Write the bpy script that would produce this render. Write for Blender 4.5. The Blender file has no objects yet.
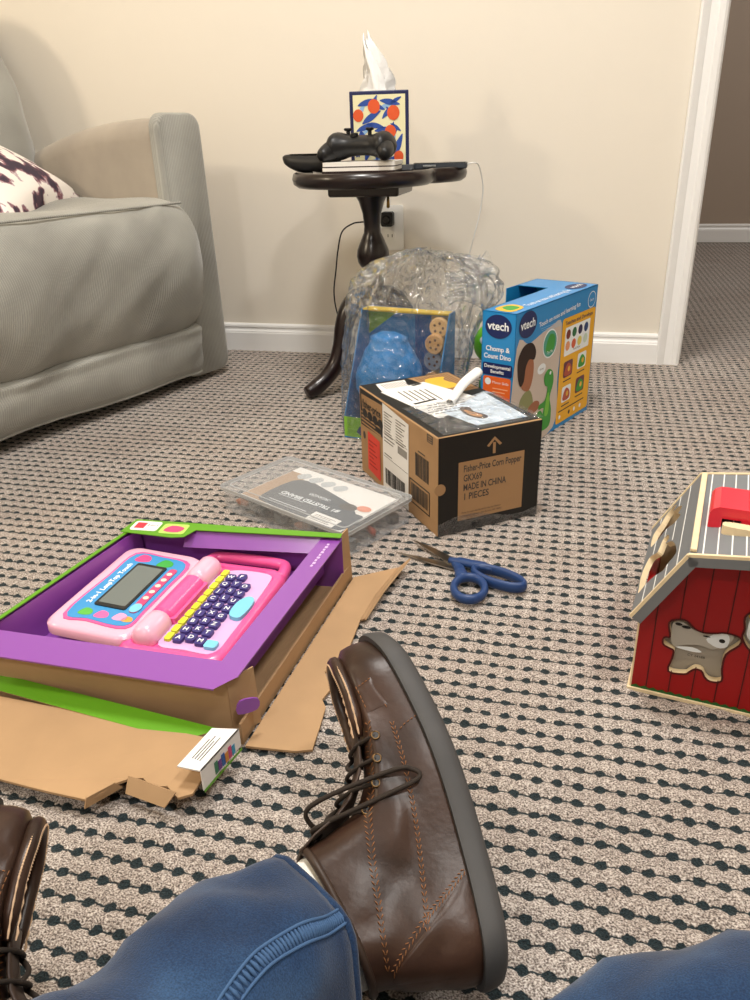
import bpy, math, random
import numpy as np
from mathutils import Vector, Matrix, noise
random.seed(7)
PI = math.pi
SC = bpy.context.scene
COL = SC.collection
def V(*a): return Vector(a[0] if len(a) == 1 else a)

# ------------------------------------------------------------------ materials
MATS = {}
def lin(c):
    if isinstance(c, str):
        c = [int(c[i:i+2], 16)/255 for i in (0, 2, 4)]
    return tuple(((x/12.92) if x <= .04045 else ((x+.055)/1.055)**2.4) for x in c)
def mat(name, col, rough=.6, metal=0, bump=0, bscale=200, coat=0, trans=0, ior=1.45, alpha=1, sheen=0, vary=0, vscale=8, spec=.5):
    if name in MATS: return MATS[name]
    m = bpy.data.materials.new(name); m.use_nodes = True
    nt = m.node_tree; b = nt.nodes['Principled BSDF']
    c = lin(col); b.inputs['Base Color'].default_value = (*c, 1)
    b.inputs['Roughness'].default_value = rough; b.inputs['Metallic'].default_value = metal
    b.inputs['Coat Weight'].default_value = coat; b.inputs['Coat Roughness'].default_value = .2
    b.inputs['Transmission Weight'].default_value = trans; b.inputs['IOR'].default_value = ior
    b.inputs['Alpha'].default_value = alpha; b.inputs['Sheen Weight'].default_value = sheen
    b.inputs['Specular IOR Level'].default_value = spec
    tc = nt.nodes.new('ShaderNodeTexCoord')
    if vary:
        n = nt.nodes.new('ShaderNodeTexNoise'); n.inputs['Scale'].default_value = vscale; n.inputs['Detail'].default_value = 6
        nt.links.new(tc.outputs['Object'], n.inputs['Vector'])
        r = nt.nodes.new('ShaderNodeValToRGB')
        r.color_ramp.elements[0].position = .3; r.color_ramp.elements[1].position = .72
        r.color_ramp.elements[0].color = (*[x*(1-vary) for x in c], 1); r.color_ramp.elements[1].color = (*[min(1, x*(1+vary)) for x in c], 1)
        nt.links.new(n.outputs['Fac'], r.inputs['Fac']); nt.links.new(r.outputs['Color'], b.inputs['Base Color'])
    if bump:
        n = nt.nodes.new('ShaderNodeTexNoise'); n.inputs['Scale'].default_value = bscale; n.inputs['Detail'].default_value = 4
        nt.links.new(tc.outputs['Object'], n.inputs['Vector'])
        bp = nt.nodes.new('ShaderNodeBump'); bp.inputs['Strength'].default_value = bump; bp.inputs['Distance'].default_value = .002
        nt.links.new(n.outputs['Fac'], bp.inputs['Height']); nt.links.new(bp.outputs['Normal'], b.inputs['Normal'])
    MATS[name] = m
    return m
def mathn(nt, op, a, b=None, c=None, clamp=False):
    n = nt.nodes.new('ShaderNodeMath'); n.operation = op; n.use_clamp = clamp
    for i, x in enumerate((a, b, c)):
        if x is None: continue
        if isinstance(x, (int, float)): n.inputs[i].default_value = x
        else: nt.links.new(x, n.inputs[i])
    return n.outputs[0]
def ramp(nt, fac, stops, interp='LINEAR'):
    r = nt.nodes.new('ShaderNodeValToRGB'); r.color_ramp.interpolation = interp
    e = r.color_ramp.elements
    while len(e) < len(stops): e.new(.5)
    for i, (p, c) in enumerate(stops):
        e[i].position = p; e[i].color = (*lin(c), 1)
    nt.links.new(fac, r.inputs['Fac']); return r.outputs['Color']
def noise_tex(nt, vec, scale, detail=4):
    n = nt.nodes.new('ShaderNodeTexNoise'); n.inputs['Scale'].default_value = scale; n.inputs['Detail'].default_value = detail
    nt.links.new(vec, n.inputs['Vector']); return n.outputs['Fac']
def bump_to(nt, bsdf, h, strength, dist):
    bp = nt.nodes.new('ShaderNodeBump'); bp.inputs['Strength'].default_value = strength; bp.inputs['Distance'].default_value = dist
    nt.links.new(h, bp.inputs['Height']); nt.links.new(bp.outputs['Normal'], bsdf.inputs['Normal'])

# ------------------------------------------------------------------ mesh builder (world coordinates)
class MB:
    def __init__(s): s.v = []; s.f = []; s.m = []; s.mats = []
    def mi(s, m):
        if m not in s.mats: s.mats.append(m)
        return s.mats.index(m)
    def add(s, vs, fs, m):
        k = len(s.v); i = s.mi(m); s.v += [tuple(v) for v in vs]
        s.f += [tuple(k+a for a in f) for f in fs]; s.m += [i]*len(fs)
        return s
    def hexa(s, p, m):   # p: 4 bottom ccw + 4 top
        return s.add(p, [(3,2,1,0),(4,5,6,7),(0,1,5,4),(1,2,6,5),(2,3,7,6),(3,0,4,7)], m)
    def box(s, fr, a, b, m):   # frame, min, max (u,v,w)
        (x0,y0,z0),(x1,y1,z1) = a, b
        return s.hexa([fr(*q) for q in ((x0,y0,z0),(x1,y0,z0),(x1,y1,z0),(x0,y1,z0),(x0,y0,z1),(x1,y0,z1),(x1,y1,z1),(x0,y1,z1))], m)
    def poly(s, fr, pts, w, m):
        return s.add([fr(u, v, w) for u, v in pts], [tuple(range(len(pts)))], m)
    def prism(s, fr, pts, w0, w1, m, m2=None):
        n = len(pts)
        s.add([fr(u, v, w0) for u, v in pts]+[fr(u, v, w1) for u, v in pts], [tuple(range(n))[::-1]]+[(i,(i+1)%n,n+(i+1)%n,n+i) for i in range(n)], m)
        return s.add([fr(u, v, w1) for u, v in pts], [tuple(range(n))], m2 or m)
    def loft(s, rings, m, closed=True, cap0=True, cap1=True):
        n = len(rings[0]); vs = [p for r in rings for p in r]; fs = []
        for j in range(len(rings)-1):
            for i in range(n if closed else n-1):
                a = j*n+i; b = j*n+(i+1)%n; fs.append((a, b, b+n, a+n))
        if closed and cap0: fs.append(tuple(range(n))[::-1])
        if closed and cap1: fs.append(tuple((len(rings)-1)*n+i for i in range(n)))
        return s.add(vs, fs, m)
    def tube(s, path, r, m, n=8, caps=True, flat=1):
        path = [V(p) for p in path]; rings = []; L = len(path)
        if not hasattr(r, '__len__'): r = [r]*L
        up = None
        for i, p in enumerate(path):
            d = (path[min(i+1, L-1)]-path[max(i-1, 0)])
            if d.length < 1e-9: d = V(0,0,1)
            d.normalize()
            if up is None:
                up = V(0,0,1) if abs(d.z) < .9 else V(1,0,0)
            sd = d.cross(up)
            if sd.length < 1e-6: sd = d.orthogonal()
            sd.normalize(); up = sd.cross(d).normalized()
            rings.append([p+sd*math.cos(2*PI*k/n)*r[i]+up*math.sin(2*PI*k/n)*r[i]*flat for k in range(n)])
        return s.loft(rings, m, True, caps, caps)
    def lathe(s, fr, prof, m, n=32, cap=True):
        rings = [[fr(r*math.cos(2*PI*k/n), r*math.sin(2*PI*k/n), z) for k in range(n)] for r, z in prof]
        return s.loft(rings, m, True, cap, cap)
    def ball(s, c, r, m, n=16, sq=(1,1,1), fr=None, fn=None):
        rings = []
        for j in range(1, n):
            t = PI*j/n
            rings.append([V(c)+V(r*sq[0]*math.sin(t)*math.cos(2*PI*k/(2*n)), r*sq[1]*math.sin(t)*math.sin(2*PI*k/(2*n)), -r*sq[2]*math.cos(t)) for k in range(2*n)])
        if fr: rings = [[fr(*p) for p in q] for q in rings]
        if fn: rings = [[fn(p) for p in q] for q in rings]
        return s.loft(rings, m)
    def text(s, fr, txt, u, v, size, m, w=.0006, bold=0, align='LEFT', width=None, shear=0, rot=0):
        c = bpy.data.curves.new('t', 'FONT'); c.body = txt; c.size = size; c.align_x = align; c.offset = bold; c.shear = shear
        c.resolution_u = 3
        o = bpy.data.objects.new('t', c); me = bpy.data.meshes.new_from_object(o)
        vs = [tuple(q.co) for q in me.vertices]; k = 1
        if width and vs:
            x0 = min(q[0] for q in vs); x1 = max(q[0] for q in vs); k = width/max(1e-6, x1-x0)
        cr, sr = math.cos(rot), math.sin(rot)
        s.add([fr(u+q[0]*k*cr-q[1]*sr, v+q[0]*k*sr+q[1]*cr, w) for q in vs], [tuple(p.vertices) for p in me.polygons], m)
        bpy.data.objects.remove(o); bpy.data.curves.remove(c); bpy.data.meshes.remove(me)
        return s
    def build(s, name, parent=None, loc=None, smooth=False, bevel=0, bseg=2, subsurf=0, label=None, cat=None, group=None, kind=None, auto=None, solid=0, weld=False):
        me = bpy.data.meshes.new(name)
        root = parent
        while root is not None and root.parent is not None: root = root.parent
        if root is not None: M = root.matrix_basis.inverted()
        elif loc is not None: M = Matrix.Translation(-V(loc))
        else: M = Matrix.Identity(4)
        me.from_pydata([M @ V(v) for v in s.v], [], s.f)
        for m in s.mats: me.materials.append(m)
        me.polygons.foreach_set('material_index', s.m)
        if smooth: me.polygons.foreach_set('use_smooth', [True]*len(me.polygons))
        me.validate(); me.update()
        o = bpy.data.objects.new(name, me); COL.objects.link(o)
        if parent is not None: o.parent = parent
        elif loc is not None: o.location = loc
        if weld:
            w = o.modifiers.new('w', 'WELD'); w.merge_threshold = 1e-5
        if solid:
            w = o.modifiers.new('s', 'SOLIDIFY'); w.thickness = solid; w.offset = 0
        if bevel:
            b = o.modifiers.new('b', 'BEVEL'); b.width = bevel; b.segments = bseg; b.limit_method = 'ANGLE'; b.angle_limit = .6
        if subsurf:
            b = o.modifiers.new('ss', 'SUBSURF'); b.levels = subsurf; b.render_levels = subsurf
        if auto is not None:
            try: me.set_sharp_from_angle(angle=auto)
            except Exception: pass
        for k, x in (('label', label), ('category', cat), ('group', group), ('kind', kind)):
            if x: o[k] = x
        return o
def Fr(o, ex, ey):
    o = V(o); ex = V(ex).normalized(); ey = V(ey); ey = (ey-ex*ey.dot(ex)).normalized(); n = ex.cross(ey)
    f = lambda u, v, w=0: o+ex*u+ey*v+n*w
    f.o, f.x, f.y, f.n = o, ex, ey, n
    return f
W3 = Fr((0,0,0), (1,0,0), (0,1,0))
def smst(a, b, x):
    if a == b: return 0.
    t = max(0, min(1, (x-a)/(b-a))) if b > a else 1-max(0, min(1, (x-b)/(a-b))); return t*t*(3-2*t)

def thing(name, label, cat, loc, rotz=0, group=None):
    o = bpy.data.objects.new(name, None); COL.objects.link(o); o.location = loc; o.rotation_euler = (0,0,rotz)
    o.matrix_basis = Matrix.Translation(V(loc)) @ Matrix.Rotation(rotz, 4, 'Z')
    o['label'] = label; o['category'] = cat; o.empty_display_size = .05
    if group: o['group'] = group
    return o
def smooth_path(pts, n=8):   # catmull-rom
    P = [V(p) for p in pts]; P = [P[0]*2-P[1]]+P+[P[-1]*2-P[-2]]; out = []
    for i in range(1, len(P)-2):
        for k in range(n):
            t = k/n; a, b, c, d = P[i-1:i+3]
            out.append(.5*((2*b)+(c-a)*t+(2*a-5*b+4*c-d)*t*t+(3*b-a-3*c+d)*t**3))
    out.append(P[-2]); return out
def ellipse(cx, cy, rx, ry, n=24, rot=0):
    return [(cx+rx*math.cos(t)*math.cos(rot)-ry*math.sin(t)*math.sin(rot), cy+rx*math.cos(t)*math.sin(rot)+ry*math.sin(t)*math.cos(rot)) for t in [2*PI*i/n for i in range(n)]]
def rrect(x0, y0, x1, y1, r, n=5):
    out = []
    for cx, cy, a in ((x1-r, y0+r, -PI/2), (x1-r, y1-r, 0), (x0+r, y1-r, PI/2), (x0+r, y0+r, PI)):
        out += [(cx+r*math.cos(a+PI/2*i/n), cy+r*math.sin(a+PI/2*i/n)) for i in range(n+1)]
    return out
def spl(pts, n=6):
    P = pts; L = len(P); out = []
    for i in range(L):
        a, b, c, d = [V(*P[(i+k) % L], 0) for k in (-1, 0, 1, 2)]
        for k in range(n):
            t = k/n; q = .5*((2*b)+(c-a)*t+(2*a-5*b+4*c-d)*t*t+(3*b-a-3*c+d)*t**3); out.append((q.x, q.y))
    return out

# ------------------------------------------------------------------ camera
H = .6
yaw, pitch, roll, F = math.radians(14.6216), math.radians(25.3642), math.radians(-1.848), 768.0
f0 = V(-math.sin(yaw), math.cos(yaw), 0); r0 = V(math.cos(yaw), math.sin(yaw), 0)
cf = f0*math.cos(pitch)+V(0,0,-math.sin(pitch)); cu = V(0,0,math.cos(pitch))+f0*math.sin(pitch)
cr = r0*math.cos(roll)+cu*math.sin(roll); cu2 = cu*math.cos(roll)-r0*math.sin(roll)
cam = bpy.data.cameras.new('camera'); co = bpy.data.objects.new('camera', cam); COL.objects.link(co)
mw = Matrix(((cr.x, cu2.x, -cf.x, 0), (cr.y, cu2.y, -cf.y, 0), (cr.z, cu2.z, -cf.z, H), (0,0,0,1)))
co.matrix_world = mw
cam.sensor_fit = 'VERTICAL'; cam.sensor_height = 36; cam.lens = F/1000*36; cam.clip_start = .01
SC.camera = co
SC.view_settings.view_transform = 'Standard'; SC.view_settings.look = 'None'; SC.view_settings.gamma = 1
SC.view_settings.use_curve_mapping = False; SC.view_settings.exposure = .27

# ------------------------------------------------------------------ room
WY = 2.235
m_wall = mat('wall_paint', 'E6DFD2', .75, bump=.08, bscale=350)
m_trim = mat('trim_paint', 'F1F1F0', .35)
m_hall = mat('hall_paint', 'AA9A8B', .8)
m_ceil = mat('ceiling_paint', 'EFECE6', .9)
def carpet_mat():
    m = bpy.data.materials.new('carpet'); m.use_nodes = True; nt = m.node_tree; b = nt.nodes['Principled BSDF']
    b.inputs['Roughness'].default_value = .95; b.inputs['Specular IOR Level'].default_value = .15; b.inputs['Sheen Weight'].default_value = .1
    tc = nt.nodes.new('ShaderNodeTexCoord'); P = tc.outputs['Object']
    nz = nt.nodes.new('ShaderNodeTexNoise'); nz.inputs['Scale'].default_value = 220; nz.inputs['Detail'].default_value = 2; nt.links.new(P, nz.inputs['Vector'])
    nz2 = nt.nodes.new('ShaderNodeTexNoise'); nz2.inputs['Scale'].default_value = 45; nt.links.new(P, nz2.inputs['Vector'])
    sp = nt.nodes.new('ShaderNodeSeparateXYZ'); nt.links.new(P, sp.inputs[0])
    s1 = nt.nodes.new('ShaderNodeSeparateColor'); nt.links.new(nz.outputs['Color'], s1.inputs[0])
    s2 = nt.nodes.new('ShaderNodeSeparateColor'); nt.links.new(nz2.outputs['Color'], s2.inputs[0])
    def coord(ax, o0, per, c1, c2):
        x = mathn(nt, 'ADD', sp.outputs[ax], -o0)
        x = mathn(nt, 'ADD', x, mathn(nt, 'MULTIPLY', mathn(nt, 'SUBTRACT', c1, .5), .0035))
        x = mathn(nt, 'ADD', x, mathn(nt, 'MULTIPLY', mathn(nt, 'SUBTRACT', c2, .5), .005))
        x = mathn(nt, 'FRACT', mathn(nt, 'ADD', mathn(nt, 'DIVIDE', x, per), .5))
        return mathn(nt, 'SUBTRACT', x, .5)
    fu = coord(0, .0032, .020757, s1.outputs[0], s2.outputs[0]); fv = coord(1, .6284, .022545, s1.outputs[1], s2.outputs[1])
    au = mathn(nt, 'ABSOLUTE', fu); av = mathn(nt, 'ABSOLUTE', mathn(nt, 'ADD', fv, mathn(nt, 'MULTIPLY', mathn(nt, 'COSINE', mathn(nt, 'MULTIPLY', fu, 2*PI)), .02)))
    dk = mathn(nt, 'ADD', mathn(nt, 'POWER', mathn(nt, 'DIVIDE', au, .30), 1.7), mathn(nt, 'POWER', mathn(nt, 'DIVIDE', av, .235), 1.7))
    knot = mathn(nt, 'MULTIPLY', mathn(nt, 'SUBTRACT', 1.12, dk), 4, clamp=True)
    line = mathn(nt, 'MULTIPLY', mathn(nt, 'SUBTRACT', .062, av), 26, clamp=True)
    dark = mathn(nt, 'MAXIMUM', knot, line)
    # heathered yarn
    sc = nt.nodes.new('ShaderNodeVectorMath'); sc.operation = 'MULTIPLY'; sc.inputs[1].default_value = (1, 1.25, .5); nt.links.new(P, sc.inputs[0])
    n1 = noise_tex(nt, sc.outputs[0], 560, 3); n3 = noise_tex(nt, P, 4, 3)
    yc = ramp(nt, n1, [(.36, '5A524D'), (.45, '968C85'), (.55, 'BBB1A8'), (.66, 'E4DDD6')])
    hs = nt.nodes.new('ShaderNodeMix'); hs.data_type = 'RGBA'; hs.blend_type = 'MULTIPLY'; hs.inputs[0].default_value = 1
    nt.links.new(yc, hs.inputs[6]); nt.links.new(ramp(nt, n3, [(.3, 'F2EDEA'), (.7, 'FFFFFF')]), hs.inputs[7])
    mx = nt.nodes.new('ShaderNodeMix'); mx.data_type = 'RGBA'
    nt.links.new(dark, mx.inputs[0]); nt.links.new(hs.outputs[2], mx.inputs[6])
    nt.links.new(ramp(nt, n1, [(.35, '14191B'), (.65, '2C3A3E')]), mx.inputs[7])
    nt.links.new(mx.outputs[2], b.inputs['Base Color'])
    dome = mathn(nt, 'POWER', mathn(nt, 'MULTIPLY', av, 2, clamp=True), .5)
    hgt = mathn(nt, 'ADD', mathn(nt, 'MULTIPLY', n1, .7), mathn(nt, 'MULTIPLY', mathn(nt, 'MAXIMUM', dome, mathn(nt, 'MULTIPLY', knot, .55)), .7))
    bump_to(nt, b, hgt, .75, .0035)
    return m
m_carpet = carpet_mat()
def floor():
    xs = np.concatenate([np.arange(-3, -1.45, .15), np.arange(-1.45, .75, .0036), np.arange(.75, 2.2, .15)])
    ys = np.concatenate([np.arange(-2.5, .2, .15), np.arange(.2, 1.3, .0036), np.arange(1.3, 2.4, .006), np.arange(2.4, 5.2, .2)])
    X, Y = np.meshgrid(xs, ys)
    fu = ((X-.0032)/.020757+.5) % 1-.5; fv = ((Y-.6284)/.022545+.5) % 1-.5
    du = np.abs(fu); dv = np.abs(fv)
    lump = np.clip(np.sin(np.clip(dv*2, 0, 1)*PI/2), 0, 1)**.6*(.72+.28*np.abs(np.sin(PI*(du))))
    knot = np.clip(1.1-(du/.26)**2-(dv/.2)**2, 0, 1)**.5*.62
    Z = np.maximum(lump, knot)*.0055
    rng = np.random.default_rng(3)
    cell = rng.random((400, 400)); iu = np.floor((X-.0032)/.020757).astype(int) % 400; iv = np.floor((Y-.6284)/.022545).astype(int) % 400
    Z *= .8+.35*cell[iv, iu]
    Z += rng.normal(0, .00022, Z.shape)
    fade = (np.clip((X+1.45)/.1, 0, 1)*np.clip((.75-X)/.1, 0, 1)*np.clip((Y-.2)/.05, 0, 1)*np.clip((2.4-Y)/.1, 0, 1))
    Z = Z*fade-.0035
    ny, nx = X.shape
    me = bpy.data.meshes.new('floor')
    me.vertices.add(nx*ny); me.vertices.foreach_set('co', np.stack([X, Y, Z], -1).astype(np.float32).ravel())
    idx = np.arange(nx*ny).reshape(ny, nx)
    q = np.stack([idx[:-1, :-1], idx[:-1, 1:], idx[1:, 1:], idx[1:, :-1]], -1).reshape(-1, 4)
    me.loops.add(q.size); me.loops.foreach_set('vertex_index', q.ravel().astype(np.int32))
    me.polygons.add(len(q)); me.polygons.foreach_set('loop_start', np.arange(0, q.size, 4, dtype=np.int32)); me.polygons.foreach_set('loop_total', np.full(len(q), 4, dtype=np.int32))
    me.polygons.foreach_set('use_smooth', np.ones(len(q), dtype=bool))
    me.update(calc_edges=True); me.materials.append(m_carpet)
    o = bpy.data.objects.new('floor', me); COL.objects.link(o); o['kind'] = 'structure'
floor()
XD = .304   # door opening left edge
def sbox(name, a, b, m, bevel=0): return MB().box(W3, a, b, m).build(name, kind='structure', bevel=bevel)
w = MB(); w.box(W3, (-3, WY, -.02), (XD, WY+.12, 2.45), m_wall); w.box(W3, (XD, WY, 2.06), (XD+.82, WY+.12, 2.45), m_wall); w.box(W3, (XD+.82, WY, -.02), (2.2, WY+.12, 2.45), m_wall)
w.build('wall_back', kind='structure')
sbox('wall_left', (-3.1, -2.6, -.02), (-3, WY+.12, 2.45), m_wall)
sbox('wall_right', (2.2, -2.6, -.02), (2.3, WY+.12, 2.45), m_wall)
sbox('wall_front', (-3.1, -2.6, -.02), (2.3, -2.5, 2.45), m_wall)
sbox('ceiling', (-3.1, -2.6, 2.45), (2.3, 5.1, 2.5), m_ceil)
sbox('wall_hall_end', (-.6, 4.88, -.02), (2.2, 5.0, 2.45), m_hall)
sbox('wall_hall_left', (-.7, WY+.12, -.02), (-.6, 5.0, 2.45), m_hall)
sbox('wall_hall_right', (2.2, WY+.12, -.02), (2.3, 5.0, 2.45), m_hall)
def molding(name, x0, x1, y, h, sgn=-1):
    prof = [(0, 0), (.014, 0), (.014, .66*h), (.012, .70*h), (.0125, .72*h), (.008, .78*h), (.0075, .86*h), (.010, .88*h), (.009, .95*h), (.004, h), (0, h)]
    m = MB(); m.loft([[V(x, y+sgn*p[0], p[1]) for p in prof] for x in ((x0, x1) if sgn < 0 else (x1, x0))], m_trim)
    return m.build(name, kind='structure')
molding('baseboard_back', -3, .243, WY, .084)
molding('baseboard_back_right', XD+.9, 2.2, WY, .084)
molding('baseboard_hall', -.6, 2.2, 4.88, .098)
def casing(name, x_in, x_out, z1):
    prof = [(0, 0), (0, .011), (.10, .014), (.30, .014), (.36, .010), (.62, .009), (.68, .012), (.85, .018), (.93, .020), (1.0, .016), (1.0, 0)]
    m = MB(); r = [[V(x_in+(x_out-x_in)*a, WY-d, z) for a, d in prof[::-1]] for z in (-.004, z1)]
    if x_out < x_in: r = r[::-1]
    m.loft(r, m_trim); return m
casing('trim_1', XD-.004, .240, 2.13).build('trim_1', kind='structure')
casing('trim_2', XD+.824, XD+.9, 2.13).build('trim_2', kind='structure')
sbox('trim_3', (.24, WY-.018, 2.06), (XD+.9, WY, 2.14), m_trim, .003)
w = MB(); w.box(W3, (XD-.012, WY-.002, -.004), (XD, WY+.122, 2.06), m_trim); w.box(W3, (XD+.82, WY-.002, -.004), (XD+.832, WY+.122, 2.06), m_trim)
w.box(W3, (XD, WY+.045, -.004), (XD+.008, WY+.08, 2.06), m_trim)
w.build('trim_4', kind='structure', bevel=.002)

# ------------------------------------------------------------------ sofa
def corduroy():
    m = bpy.data.materials.new('corduroy'); m.use_nodes = True; nt = m.node_tree; b = nt.nodes['Principled BSDF']
    b.inputs['Roughness'].default_value = .9; b.inputs['Specular IOR Level'].default_value = .2; b.inputs['Sheen Weight'].default_value = .35; b.inputs['Sheen Roughness'].default_value = .4
    tc = nt.nodes.new('ShaderNodeTexCoord'); sp = nt.nodes.new('ShaderNodeSeparateXYZ'); nt.links.new(tc.outputs['Object'], sp.inputs[0])
    x = mathn(nt, 'ADD', sp.outputs[0], sp.outputs[1]); wv = mathn(nt, 'SINE', mathn(nt, 'MULTIPLY', x, 2*PI/.0052))
    n = noise_tex(nt, tc.outputs['Object'], 5, 5); n2 = noise_tex(nt, tc.outputs['Object'], 90, 3)
    c = ramp(nt, n, [(.3, '92918A'), (.7, 'B0AFA7')])
    mx = nt.nodes.new('ShaderNodeMix'); mx.data_type = 'RGBA'; mx.blend_type = 'MULTIPLY'; mx.inputs[0].default_value = 1
    nt.links.new(c, mx.inputs[6]); nt.links.new(ramp(nt, mathn(nt, 'MULTIPLY_ADD', wv, .5, .5), [(0, 'E8E8E8'), (1, 'FFFFFF')]), mx.inputs[7])
    nt.links.new(mx.outputs[2], b.inputs['Base Color'])
    bump_to(nt, b, mathn(nt, 'ADD', wv, mathn(nt, 'MULTIPLY', n2, 1.5)), .35, .0012)
    return m
m_cord = corduroy()
m_arm = mat('worn_brushed_fabric', '9C9284', .9, vary=.2, vscale=5, bump=.2, bscale=500, sheen=.3)
a20 = math.radians(20)
SO = V(-.945, 1.975, 0); Sx = V(-math.sin(a20), -math.cos(a20), 0); Sy = V(math.cos(a20), -math.sin(a20), 0)
sofa = thing('recliner_sofa', 'light grey corduroy recliner sofa against the back wall, left of the dark side table', 'sofa', SO, math.atan2(Sx.y, Sx.x))
S = Fr(SO, Sx, Sy)      # normal = Sx x Sy = +z
assert S.n.z > .9
def wr(x, y, z, a=.006, k=6): return a*noise.noise(V(x*k, y*k, z*k))
def profile_loft(name, prof, xs, taper, m, wrinkle=.006, parent=sofa, wk=6, sub=1):
    cx = sum(p[0] for p in prof)/len(prof); cz = sum(p[1] for p in prof)/len(prof)
    rings = []
    for x in xs:
        t = taper(x); rings.append([S(x, cx+(p[0]-cx)*t+wr(x, p[0], p[1], wrinkle, wk)+.010*noise.noise(V((x-p[1])*4, (x+p[1])*17, 3))*(p[0] > -.05), cz+(p[1]-cz)*t+wr(x+9, p[0], p[1], wrinkle, wk)) for p in prof])
    return MB().loft(rings, m).build(name, parent, smooth=True, subsurf=sub)
def endtaper(x0, x1, r, lo=.86):
    def f(x):
        d = min(x-x0, x1-x)
        if d >= r: return 1
        return lo+(1-lo)*math.sqrt(max(0, 1-(1-d/r)**2))
    return f
def xs_for(x0, x1, r): return [x0, x0+r*.08, x0+r*.25, x0+r*.5, x0+r*.8, x0+r*1.2]+[x0+(x1-x0)*k/42 for k in range(6, 39)]+[x1-r*.8, x1-r*.3, x1]
SL = 1.95
# seat and footrest: one bulging upholstered roll
seat_prof = spl([(-.62, .43), (-.40, .470), (-.15, .474), (-.02, .476), (.05, .455), (.085, .39), (.092, .31), (.080, .23), (.045, .165), (-.02, .15), (-.3, .16), (-.62, .2)], 4)
profile_loft('seat_cushion', seat_prof, xs_for(.085, SL/2, .10), endtaper(.085, SL/2+1, .10, .80), m_cord, .012, wk=5)
profile_loft('seat_cushion', seat_prof, xs_for(SL/2, SL-.16, .08), endtaper(SL/2-1, SL-.16, .08, .84), m_cord, .012, wk=5)
base_prof = spl([(-.75, .05), (-.75, .15), (-.3, .17), (.02, .165), (.052, .13), (.050, .08), (.03, .040), (-.02, .034), (-.5, .04)], 4)
profile_loft('base_panel', base_prof, xs_for(.10, SL-.1, .06), endtaper(.10, SL-.1, .06, .93), m_cord, .010, wk=7)
# seam piping on seat rolls
pm = MB(); pm.tube([S(x, .045+.0*x, .466) for x in [.13+k*.05 for k in range(34)]], .0032, m_cord, 6); pm.build('piping', sofa, smooth=True)
# arms
def arm(x0, x1, mirror=False):
    # side profile y,z
    rings = []
    ys = [-.80, -.70, -.6, -.5, -.4, -.3, -.2, -.1, -.03, -.008]
    for y in ys:
        top = .655-.10*max(0, (-y-.10)/.5)**1.9*.9
        n = 20; ring = []
        for x, z in rrect(x0, .02, x1, top, .05, 5): ring.append(S(x+wr(x, y, z, .005), y, z))
        rings.append(ring)
    MB().loft(rings[::-1], m_arm).build('arm', sofa, smooth=True, auto=1.0)
    f = MB(); xa, xb = (x0-.003, x1+.001)
    out = rrect(xa, .018, xb, .665, .036, 6)
    out = [(x-(.012 if (x < (xa+xb)/2 and z < .2) else 0), z) for x, z in out]
    r2 = [[S(x+((xa+xb)/2-x)*k, d, z-(z-.33)*k*.12) for x, z in out] for d, k in ((-.014, 0), (.000, 0), (.008, .05), (.012, .14))]
    f.loft(r2[::-1], m_cord).build('arm_front', sofa, smooth=True, auto=.9)
arm(.0, .145); arm(SL-.145, SL)
# back cushions: puffy
def backc(x0, x1):
    m = MB(); rings = []
    for j in range(15):
        t = j/14; z = .40+.66*t; y0 = -.57-.17*t; ring = []
        th = (.12*math.sin(PI*min(1, max(.02, t*.93+.05)))**.5+.05*math.exp(-((t-.25)/.2)**2)+.05*math.exp(-((t-.75)/.2)**2))
        e = math.sin(PI*min(1, max(.0, (1-t)*.98+.0)) if t > .5 else PI/2)**.28
        for k in range(28):
            ph = 2*PI*k/28; cx, sy = math.cos(ph), math.sin(ph)
            px = (x0+x1)/2+(x1-x0)/2*e*math.copysign(abs(cx)**.35, cx); py = y0+th*math.copysign(abs(sy)**.7, sy)
            ring.append(S(px+wr(px, z, 3, .015, 5), py+.022*noise.noise(V(px*7, z*9, 1))+.012*noise.noise(V(px*4, z*26, 5)), z))
        rings.append(ring)
    m.loft(rings, m_cord).build('back_cushion', sofa, smooth=True, subsurf=1)
backc(.09, SL/2); backc(SL/2, SL-.1)
MB().box(S, (.03, -.84, .06), (SL-.03, -.72, .92), m_cord).build('back_frame', sofa, bevel=.03, bseg=4)
f = MB()
for x in (.09, SL-.09):
    for y in (-.12, -.72): f2 = MB().lathe(Fr(S(x, y, 0), Sx, Sy), [(.02, 0), (.024, .012), (.028, .035)], mat('black_foot', '181818', .5), 16); f2.build('foot', sofa, smooth=True, auto=.7)

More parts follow.
